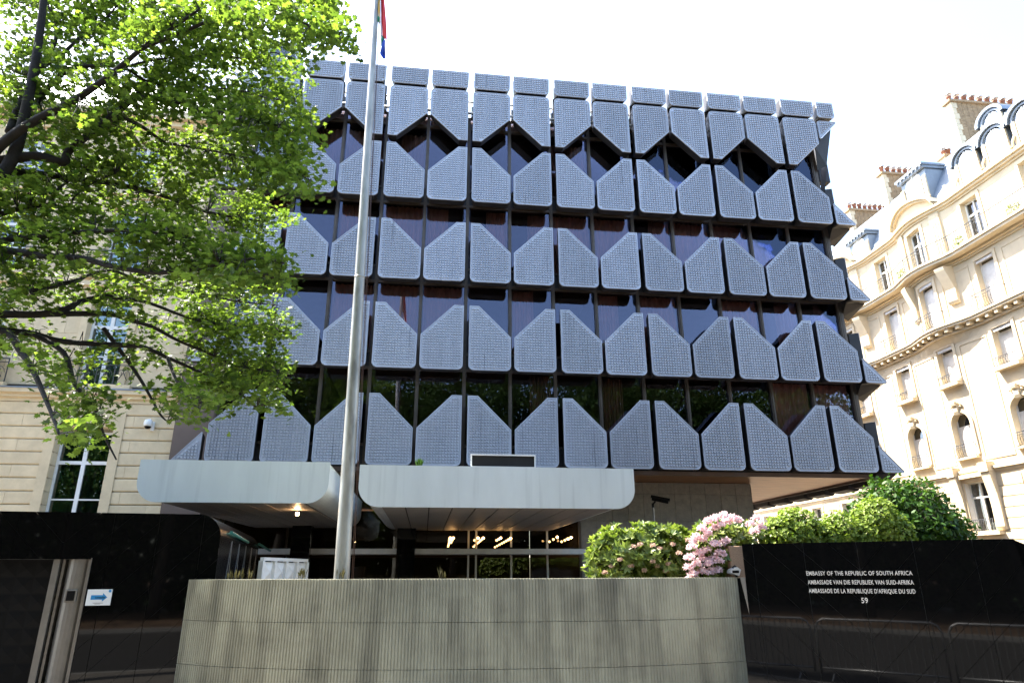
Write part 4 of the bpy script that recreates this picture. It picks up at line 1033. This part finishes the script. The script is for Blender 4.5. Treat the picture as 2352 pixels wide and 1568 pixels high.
def chimney(x0, x1, y, z0, z1, npots, dark=False, th=.55):
    t = MB(); t.box(x0, x1, y, y + th, z0, z1); ch = hpart('chimney', t, 'brick')
    # masonry courses standing slightly proud on the face
    zz = z0; k = 0
    rr = random.Random(int(y * 10))
    b = MB()
    while zz < z1 - .05:
        xx = x0 + .32
        while xx < x1 - .05:
            l_ = min(.28 + rr.random() * .05, x1 - xx); b.box(xx + .008, xx + l_ - .008, y - .012 - .008 * rr.random(), y, zz + .006, zz + .086); xx += l_
        zz += .092; k += 1
    o = hpart('brickwork', b, 'brick', ch); o['kind'] = 'stuff'
    zz = z0; k = 0
    while zz < z1 - .1:
        b = MB(); b.box(x0 - .02, x0 + (.32 if k % 2 else .22), y - .03, y + th + .02, zz + .005, min(zz + .34, z1) - .005); hpart('quoin', b, 'limeH', ch); zz += .345; k += 1
    b = MB(); b.box(x0 - .14, x1 + .1, y - .12, y + th + .12, z1, z1 + .13); hpart('cap', b, 'brick', ch)
    for i in range(npots):
        xx = x0 + .15 + (x1 - x0 - .3) * i / (npots - 1); hh = .28 + .1 * rr.random(); b = MB(); b.lathe([(.12, z1 + .13), (.10, z1 + .13 + hh), (.13, z1 + .14 + hh), (.13, z1 + .2 + hh)], xx, y + th / 2, 10); po = hpart('chimney_pot', b, 'terracotta', ch, True)
    b = MB()
    for i in range(npots):
        xx = x0 + .15 + (x1 - x0 - .3) * i / (npots - 1)
        b.lathe([(.19, z1 + .60), (.17, z1 + .66), (.02, z1 + .74)], xx, y + th / 2, 10); b.tube([(xx, y + th / 2, z1 + .4), (xx, y + th / 2, z1 + .64)], .02, 4)
    hpart('pot_cowls', b, 'lightmetal', ch)
chimney(32.0, 36.0, 6.2, 19.5, 25.75, 9, th=.34); chimney(31.4, 34.4, 11.3, 19.5, 24.55, 8, th=.34); chimney(31.7, 34.9, 15.1, 19.5, 24.3, 9, th=.34); chimney(32.0, 32.6, 7.35, 20, 23.1, 2, th=.4)

# ------------------------------------------------------------------ vegetation
def leaf_mesh_pts(kind):
    if kind == 'maple':
        pts = []
        for a, r_ in ((-90, .10), (-50, .42), (-28, .30), (5, .50), (28, .33), (58, .52), (74, .36), (90, .62), (106, .36), (122, .52), (152, .33), (175, .50), (208, .30), (230, .42)):
            pts.append((r_ * math.cos(R(a)), .38 + r_ * math.sin(R(a)) * .95))
        return pts
    if kind == 'lance': return [(0, 0), (.17, .3), (.19, .6), (.0, 1.0), (-.19, .6), (-.17, .3)]
    if kind == 'oval': return [(0, 0), (.25, .3), (.24, .65), (.0, 1.0), (-.24, .65), (-.25, .3)]
LP = {k: leaf_mesh_pts(k) for k in ('maple', 'lance', 'oval')}
def put_leaf(b, kind, pos, nrm, dirv, size, cup=.12):
    nrm = nrm.normalized(); d = dirv - nrm * dirv.dot(nrm)
    if d.length < 1e-4: d = nrm.orthogonal()
    d.normalize(); s = d.cross(nrm)
    i = len(b.v); pl = LP[kind]
    for x, y in pl:
        p = pos + s * (x * size) + d * (y * size) - nrm * (size * cup * (x * x * 3 + (y - .4) ** 2)); b.v.append((p.x, p.y, p.z))
    if kind == 'maple':
        p = pos + d * (.38 * size); b.v.append((p.x, p.y, p.z)); n = len(pl)
        for k in range(n): b.f.append((i + k, i + (k + 1) % n, i + n)); b.mi.append(0)
    else:
        b.f.append((i, i + 1, i + 2, i + 3)); b.f.append((i, i + 3, i + 4, i + 5)); b.mi += [0, 0]
rt = random.Random(21)
def rv(r_=rt): return Vector((r_.gauss(0, 1), r_.gauss(0, 1), r_.gauss(0, 1)))
def smooth_path(p, n=4):
    out = []
    for i in range(len(p) - 1):
        p0 = p[max(i - 1, 0)]; p1 = p[i]; p2 = p[i + 1]; p3 = p[min(i + 2, len(p) - 1)]
        for k in range(n):
            t = k / n
            out.append(.5 * ((2 * p1) + (p2 - p0) * t + (2 * p0 - 5 * p1 + 4 * p2 - p3) * t * t + (3 * p1 - p0 - 3 * p2 + p3) * t ** 3))
    out.append(p[-1]); return out
# --- maple
MT = thing('maple_tree', 'large backlit maple with spreading branches overhanging the gatehouse and house', 'tree', (-2.6, -11.6, 0))
ka = .3662; kb = .3662
def A_(l): return [(x * ka, y * ka) for x, y in l]
def B_(l): return [(x * kb, 516.8 + y * kb) for x, y in l]
TR = [Vector((-2.6, -11.6, 0)), Vector((-2.55, -11.6, 2.2)), Vector((-2.4, -11.55, 4.2))] + [P(x, y, -11.5) for x, y in ((-130, 700), (-100, 600), (-70, 520), (-25, 440), (30, 360), (60, 250), (88, 100), (110, -80))]
trunk = smooth_path(TR); b = MB(); nT = len(trunk)
b.tube(trunk, [.23 if i < 12 else .17 - .13 * (i / (nT - 1)) for i in range(nT)], 12); part('trunk', b, 'bark', MT, True)
BR = [A_([(-60, 1000), (20, 900), (200, 770), (430, 650), (560, 570), (720, 450), (900, 300), (1080, 180), (1250, 60)]),
      A_([(60, 830), (130, 640), (240, 440), (350, 250), (330, 120), (290, 0)]),
      A_([(240, 440), (400, 330), (520, 220), (680, 100), (760, 0)]),
      A_([(-80, 1040), (0, 1010), (230, 980), (400, 1020), (430, 950), (640, 780), (835, 620), (960, 500), (1090, 390), (1180, 250), (1290, 160)]),
      A_([(835, 620), (1000, 610), (1250, 690), (1420, 700)]), A_([(640, 780), (760, 740), (900, 800), (1060, 900), (1300, 900), (1500, 980)]),
      A_([(-80, 1110), (0, 1085), (150, 1080), (450, 1120), (700, 1150), (1000, 1220), (1300, 1330), (1650, 1390)]),
      A_([(-80, 1370), (0, 1345), (150, 1300), (310, 1280), (370, 1180), (560, 1060)]), A_([(310, 1280), (430, 1300), (470, 1230), (600, 1140), (720, 1090)]),
      A_([(-60, 1520), (300, 1475), (600, 1450), (900, 1450), (1150, 1500)]),
      A_([(900, 300), (1150, 200), (1400, 100), (1600, 70), (1750, 85), (2000, 190), (2140, 290)]),
      A_([(240, 620), (330, 520), (450, 430), (640, 415), (780, 420), (900, 390), (1150, 350)]), A_([(780, 420), (950, 520), (1200, 540), (1500, 570), (1700, 620), (1880, 640)]),
      A_([(1060, 900), (1300, 940), (1600, 1000), (1800, 1060), (1940, 1130)]), A_([(1090, 390), (1300, 340), (1550, 370), (1720, 330), (1860, 400)]), A_([(1250, 690), (1500, 720), (1750, 790), (1960, 790)]),
      A_([(290, 0), (600, -60), (1000, -80), (1500, -60), (1900, -20), (2060, 60)]),
      B_([(-60, 150), (280, 195), (520, 210), (700, 260), (1000, 300), (1300, 260), (1600, 210), (1780, 240)]), B_([(200, 420), (340, 380), (480, 350), (560, 310), (730, 290), (950, 400), (1200, 420), (1500, 480), (1720, 500)]),
      B_([(-40, 560), (250, 560), (430, 520), (500, 480), (650, 450), (800, 465), (940, 490), (1250, 600), (1600, 640), (1830, 680)]),
      B_([(250, 560), (540, 555), (700, 560), (830, 600), (960, 640), (1110, 720), (1300, 800), (1480, 880), (1700, 920), (1820, 960)]),
      B_([(-60, 650), (0, 660), (200, 680), (400, 730), (800, 755), (900, 765), (1050, 830), (1250, 920), (1480, 1040), (1640, 1170)]),
      B_([(0, 660), (120, 780), (200, 900), (260, 1030), (330, 1200), (370, 1310)]), B_([(200, 680), (400, 800), (470, 1000), (600, 1160), (650, 1310), (730, 1470)]), B_([(650, 650), (800, 850), (900, 1000), (1000, 1180), (1050, 1230)]),
      B_([(1050, 830), (1100, 960), (1180, 1080), (1250, 1150)])]
bv = []          # branch sample points (pos, radius)
limb_i = 0
for bi, pl in enumerate(BR):
    n = len(pl); y0 = -11.5 if pl[0][0] < 40 else None
    ye = -11.5 + rt.uniform(-1.7, 2.4)
    # start depth: nearest existing branch point in the picture if it forks
    if y0 is None:
        best = min(bv, key=lambda q: (proj(q[0])[0] - pl[0][0]) ** 2 + (proj(q[0])[1] - pl[0][1]) ** 2) if bv else (Vector((0, -11.5, 6)), .05)
        y0 = best[0].y; r0 = min(best[1] * .8, .05)
    else: r0 = .085 if bi in (0, 3, 6) else .055
    pts = [P(x, y, y0 + (ye - y0) * (k / (n - 1))) for k, (x, y) in enumerate(pl)]
    if pl[0][0] < 20:
        tp = min(trunk, key=lambda q: (q - pts[0]).length + max(0, q.z - pts[0].z + .3) * 2); pts = [tp, (tp + pts[0]) / 2 + Vector((0, 0, .05))] + pts
    sp_ = smooth_path(pts); m_ = len(sp_); rad = [r0 * (1 - .86 * (i / (m_ - 1))) + .004 for i in range(m_)]
    b = MB(); b.tube(sp_, rad, 7); part('limb', b, 'bark', MT, True)
    bv += list(zip(sp_, rad))
OUTL = [(-60, -90), (760, -90), (768, -20), (775, 30), (803, 85), (795, 118), (760, 75), (715, 118), (668, 118), (640, 75), (622, 85), (620, 135), (690, 140), (705, 185), (680, 225), (700, 245), (735, 285), (712, 330), (700, 395), (720, 425), (690, 440), (655, 410), (612, 430), (610, 478), (668, 475), (675, 500), (610, 520), (620, 560), (662, 605), (640, 640), (600, 620), (640, 690), (668, 770), (640, 800), (660, 845), (668, 880), (640, 905), (630, 950), (585, 905), (500, 905), (455, 950), (435, 925), (400, 960), (330, 870), (290, 870), (245, 900), (245, 985), (200, 1010), (130, 990), (140, 900), (85, 840), (40, 790), (-60, 830)]
def inpoly(x, y, pl):
    c = False; n = len(pl)
    for i in range(n):
        x0, y0 = pl[i]; x1, y1 = pl[(i + 1) % n]
        if (y0 > y) != (y1 > y) and x < (x1 - x0) * (y - y0) / (y1 - y0) + x0: c = not c
    return c
HOLES = [(218, 858, 82, 42), (205, 745, 48, 34), (205, 215, 45, 30), (95, 150, 22, 28), (290, 120, 40, 25), (520, 165, 25, 25), (330, 300, 38, 20), (420, 270, 40, 22), (290, 500, 34, 26), (240, 560, 40, 18), (360, 700, 50, 30), (150, 720, 55, 35), (250, 790, 45, 45), (60, 720, 40, 30), (400, 800, 40, 28), (430, 640, 34, 18), (310, 920, 60, 50), (340, 860, 40, 35), (140, 800, 45, 40), (20, 490, 26, 40), (380, 420, 30, 20), (480, 400, 25, 15), (500, 480, 22, 14), (430, 740, 20, 20), (560, 330, 20, 14), (545, 560, 25, 12), (180, 640, 35, 14)]
bvf = [q for q in bv if q[1] < .05]
clusters = []
tries = 0
while len(clusters) < 2300 and tries < 120000:
    tries += 1
    x, y = rt.uniform(-60, 805), rt.uniform(-90, 1010)
    if not inpoly(x, y, OUTL): continue
    hole = False
    for hx, hy, hw, hh in HOLES:
        if ((x - hx) / hw) ** 2 + ((y - hy) / hh) ** 2 < 1: hole = True; break
    if hole and rt.random() < .93: continue
    if y > 560 and x < 420 and rt.random() < .35: continue
    nb = min(bvf[::2], key=lambda q: (proj(q[0])[0] - x) ** 2 + (proj(q[0])[1] - y) ** 2)
    q = proj(nb[0]); dd = math.hypot(q[0] - x, q[1] - y)
    if dd > 62 and rt.random() < .8: continue
    c = P(x, y, nb[0].y + rt.gauss(.22, .42)); clusters.append((c, nb[0]))
tw_ = MB(); lv = MB(); keep = []
for c, bp_ in clusters:
    L = (c - bp_).length
    if L > .12:
        mid = (c + bp_) / 2 + rv() * .04 + Vector((0, 0, .06)); tw_.tube([bp_, mid, c], [.009, .006, .003], 3, False)
    ax = (c - bp_); ax.z *= .4; ax = ax.normalized() if ax.length > .05 else Vector((1, 0, 0))
    ax = (ax + Vector((.6, -.2, -.25))).normalized()
    nl = rt.randint(14, 22); pn = (Vector((0, 0, 1)) + rv() * .28 + ax * -.15).normalized()
    sd = ax.cross(pn).normalized()
    for k in range(nl):
        f = rt.uniform(-1, 1); g_ = rt.gauss(0, .5)
        pos = c + ax * (.24 * f) + sd * (.19 * g_) + pn * rt.gauss(0, .05) - Vector((0, 0, .10 * f * f * (1 if f > 0 else .3)))
        nr = (pn + rv() * .38).normalized(); dr = (ax * (.6 + f) + sd * g_ * 1.5 + rv() * .4 - Vector((0, 0, .5)))
        sz = rt.uniform(.062, .118)
        keep.append((pos, nr, dr, sz))
near = sorted(range(len(keep)), key=lambda i: -(keep[i][3] / (keep[i][0] - CAM).length) if 0 < proj(keep[i][0])[0] < 2352 and 0 < proj(keep[i][0])[1] < 1500 else 9)[:300]
nears = set(near)
for i, (pos, nr, dr, sz) in enumerate(keep):
    if i in nears: continue
    put_leaf(lv, 'maple', pos, nr, dr, sz)
part('crown', lv, 'leaf', MT, kind='stuff'); part('twigs', tw_, 'bark', MT, kind='stuff')
ub = MB(); put_leaf(ub, 'maple', Vector((0, 0, 0)), Vector((0, 0, 1)), Vector((0, 1, 0)), 1.0); ulm = ub.mesh('leaf', 'leaf')
for i in near:
    pos, nr, dr, sz = keep[i]; nr = nr.normalized(); d = (dr - nr * dr.dot(nr)).normalized(); s = d.cross(nr)
    o = bpy.data.objects.new('leaf', ulm); COL.objects.link(o); o.parent = MT; o.matrix_parent_inverse = WM[MT.name].inverted()
    mw = Matrix(((s.x, d.x, nr.x, pos.x), (s.y, d.y, nr.y, pos.y), (s.z, d.z, nr.z, pos.z), (0, 0, 0, 1))) @ Matrix.Scale(sz, 4); o.matrix_basis = mw

# --- shrubs
def shrub(name, label, lobes, base, m, kind, size, nl, ros=0, seed=1, group=None, stemr=.04):
    """lobes: (centre, rx, ry, rz)"""
    rr = random.Random(seed); t = thing(name, label, 'shrub', base, group=group); b = MB(); sb = MB(); tot = sum(l[1] * l[3] for l in lobes)
    for (c, rx, ry, rz_) in lobes:
        c = Vector(c); n = int(nl * rx * rz_ / tot)
        sb.tube([Vector(base), (Vector(base) + c) / 2 + Vector((rr.uniform(-.1, .1), rr.uniform(-.1, .1), 0)), c], [stemr, stemr * .7, stemr * .3], 6)
        for i in range(n):
            d = rv(rr).normalized(); rad = (.62 + .40 * rr.random() ** .6) * (1 + .16 * noise.noise(c + d * 2.3)) * (1 + .10 * noise.noise(c * 3 + d * 6))
            p = c + Vector((d.x * rx, d.y * ry, d.z * rz_)) * rad
            if p.z < base[2]: continue
            if rr.random() < .3: sb.tube([c + (p - c) * .35, p], [.008, .003], 3, False)
            ax = (d + Vector((0, 0, .5)) + rv(rr) * .35).normalized()
            if ros:
                s0 = ax.orthogonal().normalized(); s1 = ax.cross(s0); a0 = rr.random() * 6.28
                for k in range(ros):
                    a = a0 + 6.283 * k / ros; e = s0 * math.cos(a) + s1 * math.sin(a); put_leaf(b, kind, p, (ax * .8 - e * .45 + rv(rr) * .12), e + ax * (.3 + .5 * rr.random()), size * rr.uniform(.7, 1.1), .2)
            else:
                put_leaf(b, kind, p, ax + rv(rr) * .5, rv(rr) + Vector((0, 0, -.3)), size * rr.uniform(.7, 1.15), .2)
    part('foliage', b, m, t, kind='stuff'); part('stems', sb, 'bark', t)
    return t
def sph(px, py, Y): return tuple(P(px, py, Y))
c0 = P(2070, 1182, -8.2)
shrub('laurel_bush', 'tall dark green rounded bush beyond the name wall, beside the apartment building', [((c0.x, -8.2, c0.z - .35), 1.0, .95, 1.05), ((c0.x + .35, -8.1, c0.z - .6), 1.0, .9, .95), ((c0.x - .45, -8.3, c0.z - .6), .7, .8, .85)], (c0.x, -8.2, 1.0), 'shrubdark', 'oval', .105, 17000, 0, 2)
lim = []
for px, py, r_ in ((1795, 1225, .34), (1830, 1212, .40), (1893, 1235, .32), (1925, 1212, .34), (1975, 1232, .34), (2012, 1190, .40), (2045, 1222, .38), (1960, 1240, .3)):
    p = P(px, py, -8.9); lim.append(((p.x, -8.9, p.z - .05), r_ * .95, r_, r_))
shrub('lime_bush', 'yellow green bushy shrub in a clump above the name wall, next to the pink rhododendron', lim[:3], (lim[0][0][0] + .3, -8.9, 1.0), 'shrublime', 'oval', .048, 3300, 5, 3)
shrub('lime_bush', 'yellow green bushy shrub above the name wall, directly before the tall dark bush', lim[3:], (lim[4][0][0] + .2, -8.9, 1.0), 'shrublime', 'oval', .048, 4200, 5, 4)
p1, p2, p3 = P(1425, 1270, -8.9), P(1510, 1270, -8.8), P(1555, 1275, -8.7)
shrub('azalea_bush', 'light green leafy bush with faded blooms behind the ribbed wall', [((p1.x, -8.7, p1.z - .1), .50, .5, .50), ((p2.x, -8.6, p2.z - .08), .62, .55, .58), ((p3.x, -8.5, p3.z), .45, .5, .48)], (p2.x, -8.6, 1.0), 'rhodo', 'lance', .13, 900, 8, 5)
az = bpy.data.objects['azalea_bush']
q1, q2, q3 = P(1640, 1255, -9.0), P(1700, 1225, -8.8), P(1615, 1300, -9.1)
shrub('rhododendron', 'rhododendron covered in pale pink blooms beside the end of the name wall', [((q1.x, -8.9, q1.z - .05), .38, .42, .48), ((q2.x, -8.7, q2.z - .1), .48, .45, .34), ((q3.x, -9.05, q3.z - .1), .22, .28, .35)], (q1.x, -8.9, 1.0), 'rhodo', 'lance', .13, 420, 8, 6)
rh = bpy.data.objects['rhododendron']
def truss(seed, size, m):
    rr = random.Random(seed); b = MB()
    for i in range(26):
        d = rv(rr).normalized(); d.z = abs(d.z) * .8 - .15; p = d * size * .55
        for k in range(3): put_leaf(b, 'oval', p, d + rv(rr) * .6, rv(rr) + d * .8, size * .55, .3)
    return b.mesh('bloom', m)
tm = [truss(i, .105, 'petal') for i in range(4)]; to = [truss(i + 9, .06, 'petalold') for i in range(3)]
rr = random.Random(4)
for px, py in ((1628, 1200), (1645, 1190), (1662, 1185), (1680, 1192), (1695, 1196), (1612, 1212), (1600, 1230), (1590, 1255), (1583, 1280), (1580, 1305), (1592, 1318), (1598, 1295), (1605, 1270), (1618, 1240), (1640, 1250), (1655, 1245), (1668, 1240), (1650, 1270), (1640, 1285), (1655, 1290), (1628, 1295), (1615, 1310), (1632, 1312), (1648, 1308), (1660, 1272), (1625, 1225), (1725, 1205), (1740, 1190), (1746, 1210), (1735, 1222), (1640, 1210), (1655, 1205), (1595, 1242), (1610, 1285), (1585, 1325), (1670, 1200), (1625, 1265)):
    p = P(px + rr.uniform(-3, 3), py + rr.uniform(-3, 3), -9.35 + rr.uniform(-.05, .1)); add('bloom', tm[rr.randrange(4)], rh, p, rr.random() * 6)
for px, py in ((1440, 1262), (1455, 1255), (1470, 1250), (1500, 1252), (1515, 1260), (1425, 1285), (1405, 1300), (1450, 1300), (1480, 1310), (1510, 1300), (1535, 1295), (1560, 1270), (1500, 1290), (1530, 1312), (1420, 1318), (1390, 1315), (1545, 1250), (1580, 1240)):
    p = P(px, py, -9.15 + rr.uniform(-.08, .1)); add('bloom', to[rr.randrange(3)], az, p, rr.random() * 6)

# --- street trees on the far side of the road (mirrored in the glass and granite)
def street_tree(seed, h):
    rr = random.Random(seed); tb = MB(); cb = MB()
    tr_ = [Vector((0, 0, 0)), Vector((.1, .05, h * .25)), Vector((.0, .1, h * .5)), Vector((.15, 0, h * .8))]; tb.tube(smooth_path(tr_), [.30 - .022 * i for i in range(13)], 10)
    cl = []
    for i in range(16):
        a = i * 2.4; z0 = h * (.22 + .5 * i / 16); L = h * .30 * (1 - .4 * i / 16); e = Vector((math.cos(a) * L, math.sin(a) * L, z0 + L * .8)); tb.tube(smooth_path([Vector((0, 0, z0)), Vector((e.x * .5, e.y * .5, z0 + L * .55)), e]), [.10 - .01 * k for k in range(9)], 6)
        for k in range(9): cl.append(e * 1.0 + Vector((rr.gauss(0, 1), rr.gauss(0, 1), rr.gauss(0, .8))) * (h * .075))
    for k in range(120): cl.append(Vector((rr.gauss(0, h * .12), rr.gauss(0, h * .12), h * rr.uniform(.35, .98))))
    for c in cl:
        for k in range(90):
            p = c + rv(rr) * .55; put_leaf(cb, 'oval', p, rv(rr) + Vector((0, 0, .8)), rv(rr), rr.uniform(.2, .36))
    return tb.mesh('trunk', 'bark', True), cb.mesh('crown', 'streetleaf')
STM = [street_tree(s, h) for s, h in ((1, 21.0), (2, 19.5))]
for i in range(16):
    x = -30 + i * 4.7 + rt.uniform(-.8, .8); y = -33 - 5.5 * (i % 2) + rt.uniform(-.6, .6)
    t = thing('street_tree', 'leafy street tree across the road, mirrored in the dark glass', 'tree', (x, y, 0), rt.random() * 6, group='trees across the road')
    add('trunk', STM[i % 2][0], t, local=True); add('crown', STM[i % 2][1], t, local=True, kind='stuff')
hb = MB()  # leaf mass added behind the trees to block bright sky in the reflections
for i in range(60000):
    p = Vector((rt.uniform(-45, 60), rt.uniform(-43.5, -41), 8.5 * rt.random() ** .95)); put_leaf(hb, 'oval', p, rv() + Vector((0, -.2, .6)), rv(), rt.uniform(.55, .85))
hd = thing('backdrop_hedge', 'tall leafy backdrop added behind the street trees to darken reflections, seen only mirrored', 'backdrop_hedge', (7, -42, 0))
part('foliage', hb, 'streetleaf', hd, kind='stuff'); hs = MB()
for i in range(40): hs.tube([(-44 + i * 2.6, -42, 0), (-44 + i * 2.6 + .2, -42, 6.4)], [.07, .02], 5)
part('stems', hs, 'bark', hd)
# --- crowd barriers
b = MB(); Lb = 2.2
b.tube([(0, 0, .12), (0, 0, .95), (.05, 0, 1.05), (.15, 0, 1.1), (Lb - .15, 0, 1.1), (Lb - .05, 0, 1.05), (Lb, 0, .95), (Lb, 0, .12)], .021, 8); b.tube([(0, 0, .2), (Lb, 0, .2)], .018, 6); frame_m = b.mesh('frame', 'galv', True)
b = MB(); b.tube([(0, 0, .2), (0, 0, 1.1)], .009, 5); bar_m = b.mesh('bar', 'galv')
b = MB(); b.tube([(0, -.28, 0), (0, -.1, .1), (0, .1, .1), (0, .28, 0)], .018, 6); foot_m = b.mesh('foot', 'galv')
bd = Vector((2.923, -1.774, 0)).normalized()
for i in range(3):
    o = Vector((5.6, -13.9, .004)) + Vector((1, -.30, 0)).normalized() * (i * 2.32)
    t = thing('crowd_barrier', 'galvanised steel crowd barrier standing in front of the name wall', 'barrier', o, math.atan2(-.30, 1) , group='crowd barriers before the name wall')
    add('frame', frame_m, t, local=True)
    for k in range(18): add('bar', bar_m, t, (.12 + k * .115, 0, 0), local=True)
    for xx in (.25, Lb - .25): add('foot', foot_m, t, (xx, 0, 0), local=True)
